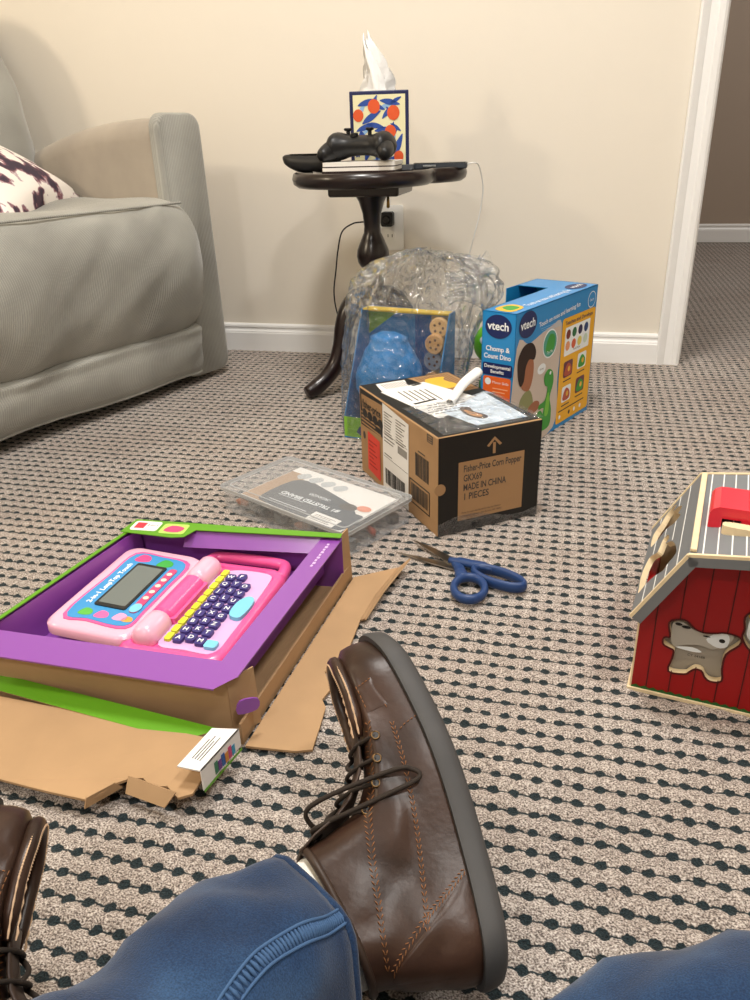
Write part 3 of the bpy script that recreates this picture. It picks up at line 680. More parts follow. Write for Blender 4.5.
outline = [(0, 0), (vl, 0), (vl, dd_), (step, dd_), (step, dn), (0, dn)]
zb = V(0,0,th_)
# walls (step wall has a window) 
for (a, b) in ((0, 1), (1, 2), (2, 3), (4, 5), (5, 0)):
    (u0, d0), (u1, d1) = outline[a], outline[b]; nrm = V(d1-d0, -(u1-u0), 0).normalized()
    wn = (vx*nrm.x+vo*nrm.y)*-th_
    m.hexa([vp(u0, d0, 0), vp(u1, d1, 0), vp(u1, d1, vh), vp(u0, d0, vh)]+[vp(u0, d0, 0)+wn, vp(u1, d1, 0)+wn, vp(u1, d1, vh)+wn, vp(u0, d0, vh)+wn], m_vb)
m.hexa([vp(u, d, vh-th_) for u, d in ((0, 0), (vl, 0), (vl, dn), (0, dn))]+[vp(u, d, vh) for u, d in ((0, 0), (vl, 0), (vl, dn), (0, dn))], m_vb)
m.hexa([vp(u, d, vh-th_) for u, d in ((step+.05, dn), (vl, dn), (vl, dd_), (step+.05, dd_))]+[vp(u, d, vh) for u, d in ((step+.05, dn), (vl, dn), (vl, dd_), (step+.05, dd_))], m_vb)
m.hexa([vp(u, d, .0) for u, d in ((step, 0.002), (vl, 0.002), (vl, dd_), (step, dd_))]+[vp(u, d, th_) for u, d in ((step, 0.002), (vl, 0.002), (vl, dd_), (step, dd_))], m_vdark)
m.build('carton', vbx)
fv = Fr(VB, vx, (0,0,1)); fn = Fr(VB+vo*dn, -vo, (0,0,1)); fvt = Fr(VB+V(0,0,vh), vx, vo)
def vtech(name, f, cx, cz, rx, rz, size):
    m = MB(); m.poly(f, ellipse(cx, cz, rx, rz, 32), .0008, m_navy); m.text(f, 'vtech', cx, cz-size*.28, size, m_vw, .0012, size*.022, 'CENTER', width=rx*1.62); m.build(name, vbx)
vtech('logo', fv, .046, .262, .036, .026, .024); vtech('logo', fn, .036, .262, .029, .023, .022)
m = MB(); m.text(fn, 'Chomp &', .036, .214, .0135, m_vw, .0008, .0003, 'CENTER'); m.text(fn, 'Count Dino', .036, .199, .0135, m_vw, .0008, .0003, 'CENTER', width=.060)
m.poly(fn, rrect(.004, .165, .070, .190, .004), .0006, m_navy); m.text(fn, 'Developmental', .037, .180, .0095, m_vw, .001, .0002, 'CENTER', width=.058); m.text(fn, 'Benefits', .037, .170, .0095, m_vw, .001, .0002, 'CENTER')
m.poly(fn, rrect(.006, .095, .068, .163, .005), .0006, mat('orange_print', 'E86A2A', .5)); m.poly(fn, ellipse(.017, .152, .007, .007), .0009, m_vw); m.text(fn, 'Motor Skills', .027, .149, .0075, m_vw, .0009)
for k in range(6): m.box(fn, (.028, .138-.007*k, .0007), (.062-.006*(k % 3), .140-.007*k, .0009), mat('orange_light', 'F4B48A', .6))
m.poly(fn, rrect(.006, .01, .068, .088, .005), .0006, m_vgreen); m.build('spine_print', vbx)
m = MB(); m.poly(fv, spl([(.006, .010), (.186, .010), (.192, .12), (.194, .236), (.150, .240), (.105, .232), (.055, .222), (.006, .224)], 4), .0005, m_photo); m.build('photo_print', vbx)
skin = mat('brown_skin_print', 'A3694A', .6); hair = mat('dark_hair_print', '2E1D17', .7)
m = MB(); m.poly(fv, spl([(.016, .012), (.088, .012), (.086, .09), (.066, .125), (.030, .115), (.018, .07)], 4), .0008, mat('olive_shirt_print', '8C8F62', .6))
m.poly(fv, spl([(.030, .14), (.062, .125), (.078, .150), (.076, .185), (.050, .195), (.030, .18)], 4), .0010, skin)
m.poly(fv, spl([(.014, .165), (.012, .200), (.034, .222), (.066, .222), (.084, .204), (.080, .186), (.058, .190), (.045, .176), (.040, .150), (.026, .142)], 4), .0012, hair)
m.poly(fv, spl([(.062, .085), (.090, .095), (.112, .088), (.108, .074), (.082, .070)], 3), .0012, skin); m.build('child_picture', vbx)
m = MB(); m.poly(fv, spl([(.122, .020), (.165, .020), (.170, .055), (.160, .085), (.172, .115), (.166, .140), (.145, .150), (.128, .138), (.134, .118), (.146, .110), (.138, .085), (.112, .080), (.112, .070), (.134, .068), (.126, .045)], 4), .0014, m_vgreen)
m.poly(fv, ellipse(.155, .140, .004, .004), .0016, m_vw); m.poly(fv, spl([(.140, .05), (.155, .05), (.158, .08), (.150, .10), (.142, .08)], 3), .0017, mat('lime_print', '7CC242', .5)); m.poly(fv, ellipse(.115, .045, .018, .022), .0012, m_vgreen)
for u, v_, c in ((.106, .05, 'D64533'), (.122, .038, 'E9B535'), (.112, .03, 'E58A2A')): m.poly(fv, ellipse(u, v_, .0055, .0055, 12), .0016, mat('dot_'+c, c, .5))
m.build('dinosaur_picture', vbx)
m = MB(); m.poly(fv, ellipse(.145, .204, .032, .030, 28), .0010, m_vw); m.poly(fv, ellipse(.145, .204, .029, .027, 28), .0012, mat('teal_print', '4FA08E', .5)); m.poly(fv, spl([(.128, .190), (.160, .188), (.165, .215), (.145, .224), (.132, .212)], 3), .0014, m_vgreen); m.text(fv, 'Try Me', .145, .184, .009, m_vw, .0016, 0, 'CENTER')
m.poly(fv, ellipse(.114, .158, .018, .011, 20), .0012, m_vw); m.text(fv, 'Chomp!', .114, .156, .006, m_ink, .0014, 0, 'CENTER'); m.build('round_badge', vbx)
m = MB(); m.poly(fv, rrect(.198, .010, vl-.004, .243, .007), .0008, m_vy); m.text(fv, 'Teaches and Develops', .210, .228, .0115, m_navy, .0012, .0002, width=.135)
m.poly(fv, rrect(.214, .160, .336, .222, .003), .0011, m_vw)
for i, c in enumerate(('7A2F22', '1E6B3C', '2C2350', '1F3F78', 'E59A6E', 'D6603A', 'E2D36A', 'CFE0D0')): m.poly(fv, ellipse(.229+.029*(i % 4), .206-.025*(i//4), .0105, .0105, 16), .0013, mat('disc_'+c, c, .5))
m.text(fv, 'Food pieces', .275, .166, .007, m_ink, .0013, 0, 'CENTER')
for i, (u, v_) in enumerate(((.240, .128), (.308, .132), (.240, .072), (.308, .076))):
    m.poly(fv, rrect(u-.022, v_-.017, u+.022, v_+.019, .006), .0011, m_vw if i % 3 else mat('plum_print', '6B3A4A', .5)); m.poly(fv, spl([(u-.016, v_-.012), (u+.014, v_-.013), (u+.016, v_+.003), (u, v_+.014), (u-.012, v_+.006)], 3), .0014, m_vgreen if i % 2 else mat('pic_red', 'B5533A', .5))
    m.poly(fv, ellipse(u+.004, v_, .006, .006, 12), .0016, m_yel); m.box(fv, (u-.020, v_-.026, .0011), (u+.018, v_-.0235, .0013), m_ink)
m.box(fv, (.208, .036, .0011), (.335, .0385, .0013), m_ink)
for u in (.215, .262, .288, .318): m.poly(fv, ellipse(u, .024, .005, .005, 10), .0012, m_vw if u != .262 else m_ink)
m.build('feature_panel', vbx)
m = MB(); m.text(fv, 'Touch on nose and learning fun', .092, .247, .0135, m_vw, .0010, .0002, width=.185, rot=.06)
for k in range(3): m.box(fv, (.100+.004*k, .242-.004*k, .0008), (.19, .2428-.004*k, .001), mat('pale_blue', '9CCBEA', .5))
m.build('slogan_print', vbx)
m = MB(); m.poly(fv, ellipse(.335, .262, .020, .018, 24), .0008, m_vw); m.poly(fv, ellipse(.335, .262, .018, .016, 24), .0010, m_vb); m.text(fv, 'Learn', .335, .259, .009, m_vw, .0012, 0, 'CENTER'); m.build('seal_print', vbx)
m = MB(); m.text(fvt, 'Touch on nose and learning fun', .075, .016, .020, m_vw, .0008, .0002, width=.190); m.poly(fvt, ellipse(.315, .030, .036, .020, 24), .0006, m_navy); m.text(fvt, 'vtech', .315, .024, .018, m_vw, .001, .0003, 'CENTER', width=.05)
m.poly(fvt, spl([(.010, .018), (.060, .018), (.075, .05), (.045, .062), (.015, .055)], 3), .0006, m_yel); m.poly(fvt, spl([(.020, .025), (.055, .024), (.060, .048), (.035, .052)], 3), .0008, m_vgreen); m.build('top_print', vbx)
# green dinosaur toy held in the recess of the box
m_dg = mat('lime_plastic', '6FD02A', .3, coat=.4)
tdp_ = vp(.150, dn+.060, 0)
dino = thing('toy_dinosaur', 'bright green plastic toy dinosaur peeking out left of the blue toy box', 'toy', tdp_)
MB().ball(tdp_+V(0,0,.185), .044, m_dg, 16, (1, .9, 1.05)).build('head', dino, smooth=True)
MB().tube(smooth_path([tdp_+V(0,0,.16), tdp_+V(.004,0,.11), tdp_+V(.003,0,.06), tdp_+V(.003,.0,.012)], 5), [.022]*3+[.026]*3+[.034]*3+[.038]*3+[.036]*2+[.03]*2, mat('green_plastic', '3E9A4A', .35), 20).build('toy_body', dino, smooth=True)
for s_ in (-1, 1): MB().ball(tdp_+V(s_*.018, -.034, .200), .009, m_vw, 8).build('eye', dino, smooth=True)

# ------------------------------------------------------------------ toy display box inside plastic bag
m_tblue = mat('display_blue', '1C7FC0', .4); m_tyel = mat('display_yellow', 'E8C52A', .45); m_tgreen = mat('display_green', '7FB53A', .5); m_dark = mat('display_navy', '22386F', .5)
D0 = V(-.463, 1.529, 0); dx_ = V(.98, -.2, 0).normalized(); dy_ = V(.2, .98, 0).normalized()
db = thing('toy_display_box', 'open-front blue toy display box with yellow trim inside a clear plastic bag', 'box', D0+dx_*.12+dy_*.06, math.atan2(dx_.y, dx_.x))
Df = Fr(D0, dx_, dy_)
dw, ddp, dh = .205, .135, .262
m = MB(); m.box(Df, (0, 0, 0), (dw, ddp, .003), m_tblue); m.box(Df, (0, 0, .003), (dw, .0025, .048), m_tgreen)
m.box(Df, (0, ddp-.0025, .003), (dw, ddp, dh), m_tblue)
Ds = Fr(Df(0, 0, 0), dy_, (0,0,1))
for off in (.0025, dw): m.prism(Fr(Df(off, 0, 0), dy_, (0,0,1)), [(.0025, .003), (ddp-.003, .003), (ddp-.003, dh), (ddp-.03, dh), (.0025, .05)], 0, -.0025 if off < .1 else .0, m_tblue) if off < .1 else m.prism(Fr(Df(off, 0, 0), dy_, (0,0,1)), [(.0025, .003), (ddp-.003, .003), (ddp-.003, dh), (ddp-.03, dh), (.0025, .05)], -.0025, 0, m_tblue)
m.box(Df, (0.003, ddp-.03, dh-.003), (dw-.003, ddp-.003, dh), m_tyel)
m.build('carton', db)
fD = Fr(Df(0, 0, 0), dx_, (0,0,1)); fD2 = Fr(Df(0, ddp-.0026, 0), dx_, (0,0,1))
m = MB(); m.poly(fD2, [(.004, dh-.012), (.004, dh-.06), (.08, dh-.004)], .0006, m_tgreen); m.box(fD2, (.003, dh-.011, .0002), (dw-.003, dh-.003, .0012), m_tyel)
m.poly(fD2, [(.115, .05), (.155, .05), (.155, dh-.012), (.115, dh-.012)], .0005, mat('deep_blue_print', '12579C', .45)); m.poly(fD2, [(dw-.052, .05), (dw-.004, .05), (dw-.004, dh-.012), (dw-.052, dh-.012)], .0007, mat('display_tan', 'C8B58C', .5)); m.build('backing_print', db)
m = MB(); m.poly(fD, spl([(.04, .008), (.18, .008), (.18, .036), (.12, .042), (.05, .036)], 3), .0005, m_dark); m.poly(fD, ellipse(.02, .03, .012, .012, 14), .0008, m_tgreen)
for k in range(5): m.poly(fD, ellipse(.06+.03*k, .022, .010, .008, 14), .0009, mat('dot_'+('E9B535', 'D64533')[k % 2], ('E9B535', 'D64533')[k % 2], .5))
m.build('front_print', db)
# plain blue fuzzy-textured bank held in the box
m_fz = mat('blue_textured_plastic', '1F86D0', .35, bump=.9, bscale=55, vary=.15, vscale=60)
bp_ = Df(.082, .066, .003)
def fuzz(p):
    n_ = .005*noise.noise(V(p)*38)+.0025*noise.noise(V(p)*95); d = V(p)-bp_-V(0,0,.09); return V(p)+d.normalized()*n_
blob = MB(); rings = []
for j in range(33):
    t = j/32; z = .006+.212*t; r = .058*math.sin(PI*(.13+.80*t))**.45*(1+.10*math.cos(2*PI*t*1.1+2.4))
    if j == 32: r = .018
    if j == 31: r = .034
    rings.append([fuzz(bp_+V(r*1.18*math.cos(2*PI*k/44), r*.88*math.sin(2*PI*k/44), z)) for k in range(44)])
blob.loft(rings, m_fz).build('toy_bank', loc=bp_, smooth=True, label='plain bright blue textured toy held inside the bagged display box', cat='toy')
for k, (u, z, c) in enumerate(((.196, .198, 'C79A62'), (.190, .160, '8393A8'), (.192, .115, 'B98A5C'), (.203, .232, 'D8B078'))):
    f_ = Fr(Df(u-.022, .098+.008*(k % 2), z), dx_, (0,0,1)); m = MB(); m.lathe(f_, [(.001, -.006), (.019, -.006), (.0215, -.003), (.0215, .003), (.019, .006), (.001, .006)], mat('disc_plastic_'+c, c, .45), 24)
    for q in range(5): m.poly(f_, ellipse(.010*math.cos(q*1.3), .010*math.sin(q*1.3), .003, .003, 8), .0064, mat('chip_brown', '5B3A28', .6))
    m.build('toy_disc', loc=f_(0, 0, 0), smooth=True, auto=.6, label=('tan round toy disc second from the top in the bagged box', 'grey blue round toy disc in the bagged box', 'brown round toy disc, lowest in the bagged box', 'pale tan round toy disc, topmost in the bagged box')[k], cat='toy', group='toy discs in the bagged display box')
# bag
m = MB(); rings = []
NB = 150; NJ = 90
c0 = Df(dw/2, ddp/2, 0)
for j in range(NJ+1):
    t = j/NJ
    z = .002+.385*t
    # half sizes and centre
    hx = .124+.010*math.sin(PI*t)+.018*max(0, t-.3)
    hy = .080+.012*math.sin(PI*t)
    cx = .008+.055*t*t; cy = 0.02*t
    if t > .70:
        e = (t-.70)/.30; k = math.sqrt(max(.0, 1-e**2.2)); hx = hx*k+.004; hy = hy*k+.003
    ring = []
    for i in range(NB):
        ph = 2*PI*i/NB; c, s = math.cos(ph), math.sin(ph)
        pw_ = .45+.55*t
        px = hx*math.copysign(abs(c)**pw_, c)*(1-.08*math.sin(PI*min(1, t/.8))*(c > 0)); py = hy*math.copysign(abs(s)**pw_, s)
        q = V(px, py, z)
        amp = .003+.017*min(1, t*1.5)+.022*smst(.55, .95, t)
        a_ = V(c*2.2, s*2.2, t*1.7)
        rg = (1-2.2*abs(noise.noise(a_*1.6+V(t*1.2, 1, 2))))*.62+(1-2.2*abs(noise.noise(V(c*6+t*2, s*6, t*4.5+c))))*.34+(1-2*abs(noise.noise(V(c*13, s*13, t*13))))*.16
        nd = V(c, s, .3 if t > .5 else 0)
        q = q+nd*amp*(rg-.45)
        if t > .55 and c > 0: q += V(.035*(t-.55)/.45*c*(1 if s > -.9 else 1), 0, -.02*(t-.55)*c)
        g = c0+dx_*(q.x+cx)+dy_*(q.y+cy)+V(0,0,max(.001, q.z)); ring.append(g)
    rings.append(ring)
m.loft(rings, m_film, True, False, True)
tb0 = c0+dx_*.100+dy_*.02+V(0,0,.318); td = (dx_*.86+V(0,0,.12)+dy_*.3).normalized(); tu = td.cross(dy_).normalized(); tv = td.cross(tu); rr_ = []
for j in range(26):
    t = j/25; ring = []
    for k in range(64):
        ph = 2*PI*k/64; fl_ = (.034-.040*t+.062*t*t)*(1+(.30+.25*t)*math.sin(5*ph+2*t)+.20*math.sin(11*ph+6*t)+.16*noise.noise(V(ph*3, t*6, 1)))
        ring.append(tb0+td*(.085*t+.012*t*math.sin(4*ph))+tu*fl_*math.cos(ph)*.75+tv*fl_*math.sin(ph)*.6)
    rr_.append(ring)
m.loft(rr_, m_film, True, False, False)
m.build('plastic_bag', loc=c0, smooth=True, label='crumpled clear plastic bag puffed up around the blue display box', cat='bag')

# ------------------------------------------------------------------ organizer case
OC = [V(-.585, 1.140, 0), V(-.311, 1.003, 0), V(-.244, 1.163, 0), V(-.518, 1.300, 0)]
m_clear = bpy.data.materials.new('clear_plastic'); m_clear.use_nodes = True
nt = m_clear.node_tree; nt.nodes.remove(nt.nodes['Principled BSDF'])
tr = nt.nodes.new('ShaderNodeBsdfTransparent'); tr.inputs[0].default_value = (.97, .975, .98, 1); gl = nt.nodes.new('ShaderNodeBsdfGlossy'); gl.inputs['Roughness'].default_value = .1; dfn = nt.nodes.new('ShaderNodeBsdfDiffuse'); dfn.inputs[0].default_value = (.8, .82, .84, 1)
a1 = nt.nodes.new('ShaderNodeMixShader'); a1.inputs[0].default_value = .10; nt.links.new(tr.outputs[0], a1.inputs[1]); nt.links.new(dfn.outputs[0], a1.inputs[2])
lw = nt.nodes.new('ShaderNodeLayerWeight'); lw.inputs['Blend'].default_value = .25
a2 = nt.nodes.new('ShaderNodeMixShader'); nt.links.new(mathn(nt, 'MULTIPLY_ADD', mathn(nt, 'POWER', lw.outputs['Facing'], 3), .45, .03, clamp=True), a2.inputs[0]); nt.links.new(a1.outputs[0], a2.inputs[1]); nt.links.new(gl.outputs[0], a2.inputs[2]); nt.links.new(a2.outputs[0], nt.nodes['Material Output'].inputs['Surface'])
og = thing('organizer_case', 'clear plastic organizer case with a dark label, between the purple tray and shipping box', 'case', (OC[0]+OC[2])/2, math.atan2((OC[1]-OC[0]).y, (OC[1]-OC[0]).x))
Of = Fr(OC[0], OC[1]-OC[0], OC[3]-OC[0]); ol, ow, oh = (OC[1]-OC[0]).length, (OC[3]-OC[0]).length, .045
def wallring(mb, f, x0, y0, x1, y1, z0, z1, t, m_, r=.012):
    a = rrect(x0, y0, x1, y1, r); b = rrect(x0+t, y0+t, x1-t, y1-t, r-t*.5); n = len(a)
    vs = [f(u, v, z) for z in (z0, z1) for u, v in a]+[f(u, v, z) for z in (z0, z1) for u, v in b]
    fs = []
    for i in range(n):
        k = (i+1) % n; fs += [(i, k, n+k, n+i), (2*n+k, 2*n+i, 3*n+i, 3*n+k), (n+i, n+k, 3*n+k, 3*n+i), (k, i, 2*n+i, 2*n+k)]
    mb.add(vs, fs, m_)
m = MB(); wallring(m, Of, .003, .003, ol-.003, ow-.003, .001, .037, .0018, m_clear); m.prism(Of, rrect(.003, .003, ol-.003, ow-.003, .012), 0, .0012, m_clear)
m.build('case_body', og)
m = MB()
for k in range(1, 6): m.box(Of, (ol*k/6, .006, .0013), (ol*k/6+.0012, ow-.006, .036), m_clear)
for k in (1, 2): m.box(Of, (.006, ow*k/3, .0013), (ol-.006, ow*k/3+.0012, .036), m_clear)
m.build('divider', og)
m = MB(); wallring(m, Of, 0, 0, ol, ow, .0375, .0445, .002, m_clear); m.prism(Of, rrect(0, 0, ol, ow, .013), .0445, .046, m_clear)
m_frost = mat('frosted_rim', 'D5D8DA', .35, alpha=.45)
wallring(m, Of, .012, .012, ol-.012, ow-.012, .046, .0475, .0015, m_frost, .01); wallring(m, Of, -.001, -.001, ol+.001, ow+.001, .040, .0462, .0012, m_frost)
m.build('lid', og)
for x in (ol*.2, ol*.62):
    MB().box(Of, (x, -.003, .024), (x+.05, 0, .045), m_clear).build('latch', og, bevel=.001)
# paper insert under the lid
m_slate = mat('slate_print', '3C4550', .5)
m = MB(); m.prism(Of, [(.046, .012), (ol-.022, .012), (ol-.022, ow-.014), (.046, ow-.014)], .0372, .0380, m_white)
m.poly(Of, [(.047, .013), (.110, .013), (.090, .138), (.047, .138)], .0382, mat('tan_photo_print', 'A98A6C', .5))
m.poly(Of, spl([(.080, .030), (.105, .014), (.200, .013), (.280, .014), (.281, .070), (.262, .074), (.240, .092), (.215, .100), (.190, .106), (.150, .115), (.110, .122), (.080, .105)], 3), .0384, m_slate)
m.poly(Of, ellipse(.235, .085, .018, .012, 16), .0386, m_ink); m.poly(Of, ellipse(.262, .095, .014, .010, 16), .0387, mat('coral_print', 'E08A6A', .5))
for k in range(4): m.poly(Of, spl([(.070+.03*k, .130), (.085+.03*k, .118), (.098+.03*k, .136), (.084+.03*k, .146)], 3), .0386, mat('pale_grey_print', 'B9BEC2', .6))
Ot = Fr(Of(.225, .066, .0388), Of.x*-1, Of.y*-1)
m.text(Ot, '#1 TRUSTED BRAND', -.01, 0, .0150, m_vw, 0, .0003, width=.135); m.text(Ot, 'ORGANIZER', .03, -.022, .011, m_vw, 0, 0, width=.05)
m.prism(Of, [(.206, .012), (.264, .012), (.262, .040), (.204, .040)], .0385, .0389, m_white)
for k in range(5): m.box(Of, (.210, .016+k*.004, .039), (.255-.006*(k % 2), .0172+k*.004, .0391), m_ink)
for (a, b) in (((.10, .03), (.19, .03)), ((.10, .052), (.16, .052))): m.box(Of, (a[0], a[1], .0385), (b[0], b[1]+.001, .0387), m_vw)
m.build('paper_insert', og)
rn = random.Random(11)
cols = [('copper', 'A8623E'), ('tan', 'C69A70'), ('charcoal', '2A2A2C'), ('rust_red', '94402C'), ('steel_grey', '73777A'), ('dark_brown', '4A3224')]
proto = {}
for i in range(6):
    for j in range(3):
        if (i, j) in ((2, 1),): continue
        cn, cc = cols[(i*2+j*5) % 6]; cx, cy = ol*(i+.5)/6, ow*(j+.5)/3
        ang = rn.uniform(-.5, .5); kind = (i+j) % 3
        f_ = Fr(Of(cx, cy, .0018), Of.x*math.cos(ang)+Of.y*math.sin(ang), Of.y*math.cos(ang)-Of.x*math.sin(ang)); mm = mat('part_'+cn, cc, .45)
        m = MB()
        if kind == 0:
            m.tube([f_(-.015, 0, .006), f_(-.006, 0, .007), f_(.008, .002, .007), f_(.016, 0, .006)], [.003, .006, .006, .003], mm, 10); nm, ct, tx = 'toy_peg', 'peg', 'small %s peg'
        elif kind == 1:
            m.lathe(f_, [(.003, 0), (.011, 0), (.012, .004), (.011, .012), (.004, .014)], mm, 16); nm, ct, tx = 'screw_cap', 'cap', 'small %s round cap'
        else:
            m.prism(f_, rrect(-.014, -.008, .014, .008, .003), 0, .016, mm); nm, ct, tx = 'small_block', 'block', 'small %s block'
        posx = ('far left', 'second from the left', 'third from the left', 'third from the right', 'second from the right', 'far right')[i]; posy = ('front', 'middle', 'back')[j]
        m.build(nm, loc=f_(0, 0, 0), smooth=(kind < 2), auto=.8, bevel=.0008 if kind == 2 else 0, label=(tx % cn.replace('_', ' '))+' in the clear organizer, %s compartment, %s row' % (posx, posy), cat=ct, group='small parts inside the organizer case')

# ------------------------------------------------------------------ laptop gift box
m_pur = mat('purple_print', '8B48A8', .35, coat=.8); m_grn = mat('lime_green_print', '5F9E1A', .4, coat=.1)
m_lid = mat('kraft_inside', 'B08F6A', .85, vary=.08, vscale=12, bump=.15, bscale=40)
gz = .085
BL, BR, FRc, FLc = V(-.600, .897, 0), V(-.289, .915, 0), V(-.313, .598, 0), V(-.645, .600, 0)
gb = thing('toy_laptop_box', 'opened purple and lime green toy laptop box with brown cardboard flaps spread on the carpet', 'box', (BL+BR+FRc+FLc)/4)
def pz(p, z): return V(p.x, p.y, z)
def quadslab(mb, p, t, m_top, m_bot=None):
    n = (p[1]-p[0]).cross(p[3]-p[0]).normalized()*t
    mb.add([q for q in p]+[q-n for q in p], [(0,1,2,3)], m_top); k = len(mb.v)-8; i = mb.mi(m_bot or m_top)
    for f in ((7,6,5,4), (1,0,4,5), (2,1,5,6), (3,2,6,7), (0,3,7,4)): mb.f.append(tuple(k+a for a in f)); mb.m.append(i)
def lerp(a, b, t): return a+(b-a)*t
# outer carton: floor panel, left and back walls
m = MB(); quadslab(m, [pz(FLc, .006), pz(FRc, .006), pz(BR, .006), pz(BL, .006)], .004, m_lid)
quadslab(m, [pz(FLc, .004), pz(BL, .004), pz(BL, gz+.004), pz(FLc, gz+.004)], .003, m_pur, m_grn)
quadslab(m, [pz(BL, .004), pz(BR, .004), pz(BR, gz+.004), pz(BL, gz+.004)], .003, m_pur, m_lid)
m.build('carton', gb)
# green back flap with badges
m = MB(); bd = (BR-BL).normalized(); bo = V(-bd.y, bd.x, 0)
gf = Fr(pz(BL, gz+.0055), bd, bo*-.0+V(0, 1, 0))
m.prism(gf, [(-.012, -.028), (.070, -.036), (.088, -.032), (.097, -.010), (.311, -.006), (.311, .006), (-.006, .012)], 0, .0012, m_grn); m.build('green_flap', gb)
m = MB(); m.prism(gf, rrect(-.002, -.022, .040, .006, .005), .0013, .0019, m_white); m.box(gf, (.003, -.016, .0019), (.018, .001, .0022), mat('badge_red', 'D23A4A', .5)); m.text(gf, '2-in-1', .020, -.008, .0075, m_bk, .0022)
m.build('badge', gb)
m = MB(); m.prism(gf, rrect(.045, -.027, .084, .003, .005), .0013, .0019, mat('lime_light', 'B8DE6A', .5)); m.poly(gf, spl([(.051, -.020), (.074, -.022), (.079, -.008), (.058, -.003)], 3), .0022, mat('badge_pink', 'C84A7A', .5)); m.build('badge', gb)
# left green edge
m = MB(); quadslab(m, [pz(FLc, gz+.005), pz(FLc, gz+.005)+V(.004,0,0), pz(BL, gz+.005)+V(.004,0,0), pz(BL, gz+.005)], .0015, m_grn); m.build('green_edge', gb)
# purple tray: floor, walls and turned-out lips
ti = .030
iBL, iBR, iFR, iFL = BL+V(.006, -.004, 0), BR+V(-.030, -.004, 0), FRc+V(-.028, .022, 0), FLc+V(.006, .022, 0)
m = MB(); quadslab(m, [pz(iFL, .030), pz(iFR, .030), pz(iBR, .030), pz(iBL, .030)], .002, m_pur)
for a, b in ((iFL, iFR), (iFR, iBR)):
    quadslab(m, [pz(b, .030), pz(a, .030), pz(a, gz), pz(b, gz)], .002, m_lid, m_pur)
quadslab(m, [pz(iBL, .03)+V(.003,0,0), pz(iFL, .03)+V(.003,0,0), pz(iFL, gz)+V(0,0,0), pz(iBL, gz)+V(0,0,0)], -.0015, m_pur)
m.build('purple_tray', gb)
m = MB(); quadslab(m, [pz(iFR, gz+.001), pz(FRc, gz+.001), pz(BR, gz+.001), pz(iBR, gz+.001)], .002, m_pur); 
quadslab(m, [pz(iFL, gz+.0012), pz(FLc+V(0, -.020, 0), gz-.001), pz(FRc+V(-.018, -.022, 0), gz-.001), pz(FRc+V(.0, -.0, 0), gz+.0012), pz(iFR, gz+.0012)][:3]+[pz(iFR+V(.0, 0, 0), gz+.0012)], .002, m_pur)
m.add([pz(iFR, gz+.0014), pz(FRc+V(-.018, -.022, 0), gz-.0008), pz(FRc, gz+.0008)], [(0, 1, 2)], m_pur)
m.build('tray_lip', gb)
rf_ = Fr(pz(iFR, gz+.0022), BR-FRc, V(-1, 0, 0)); 
Lf = Fr(lerp(pz(iBR, gz+.0014), pz(BR, gz+.0014), .45), (FRc-BR), V(1, 0, 0)); m = MB()
for k in range(9): m.box(Lf, (.015+k*.0075, .002, -.0006), (.0195+k*.0075, .005+.001*(k % 2), .0003), mat('lilac_ink', 'D9BCE6', .6))
m.build('lip_print', gb)
# back lip
quadm = MB(); quadslab(quadm, [pz(iBL, gz-.004)+V(.09, -.001, 0), pz(iBR, gz-.004)+V(0, -.001, 0), pz(iBR, gz+.0025)+V(0, .002, 0), pz(iBL, gz+.0025)+V(.09, .002, 0)], .001, m_pur); 
quadslab(quadm, [pz(iBL, gz-.016)+V(.075, -.014, 0), pz(iBR, gz-.016)+V(-.002, -.014, 0), pz(iBR, gz)+V(0, -.001, 0), pz(iBL, gz)+V(.075, -.001, 0)], .001, m_pur); quadm.build('back_lip', gb)
# front outer wall of tray (brown), set below the lip
m = MB(); fo = [FLc+V(0, -.002, 0), FRc+V(-.012, -.004, 0)]
quadslab(m, [pz(fo[0], .006), pz(fo[1], .006), pz(fo[1], gz-.003), pz(fo[0], gz-.003)], .002, m_lid)
quadslab(m, [pz(fo[1], .006)+V(.001,0,0), pz(FRc+V(.010, .024, 0), .006), pz(FRc+V(.006, .028, 0), gz-.006), pz(fo[1], gz-.004)+V(.001,0,0)], .002, m_lid)
m.build('tray_wall', gb)
m = MB(); m.prism(Fr(pz(FRc+V(-.004, -.004, 0), 0), V(.75, .66, 0), (0,0,1)), spl([(0, .040), (.022, .038), (.024, .052), (.004, .056)], 3), .001, .003, m_pur); m.build('locking_tab', gb)
m = MB(); quadslab(m, [pz(BR, .002)+V(-.003, .000, 0), pz(BR, .002)+V(.004, .030, 0), pz(BR, gz+.004)+V(.001, .028, 0), pz(BR, gz+.004)+V(-.003, .0, 0)], .002, m_lid); m.build('corner_flap', gb)
# right ridge and right flap
rA, rB = V(-.287, .940, 0), V(-.311, .588, 0)
m = MB(); quadslab(m, [pz(rB, .002), pz(rA, .002), pz(rA, .030), pz(rB, .030)], .003, m_lid)
m.build('side_ridge', gb)
def flap(name, pts, zf, m_, t=.003, sub=0):
    m = MB(); n = len(pts); topv = [V(x, y, zf(x, y)) for x, y in pts]; m.add(topv+[p-V(0,0,t) for p in topv], [tuple(range(n)), tuple(range(2*n-1, n-1, -1))]+[(i, n+i, n+(i+1) % n, (i+1) % n) for i in range(n)], m_)
    return m.build(name, gb)
rp = [(-.283, .945), (-.224, .986), (-.240, .905), (-.245, .840), (-.243, .780), (-.250, .745), (-.259, .722), (-.250, .705), (-.243, .690), (-.247, .672), (-.239, .660), (-.236, .630), (-.233, .592), (-.250, .586), (-.306, .582)]
flap('side_flap', [(a, b) for a, b in rp][::-1], lambda x, y: .0065, m_lid)
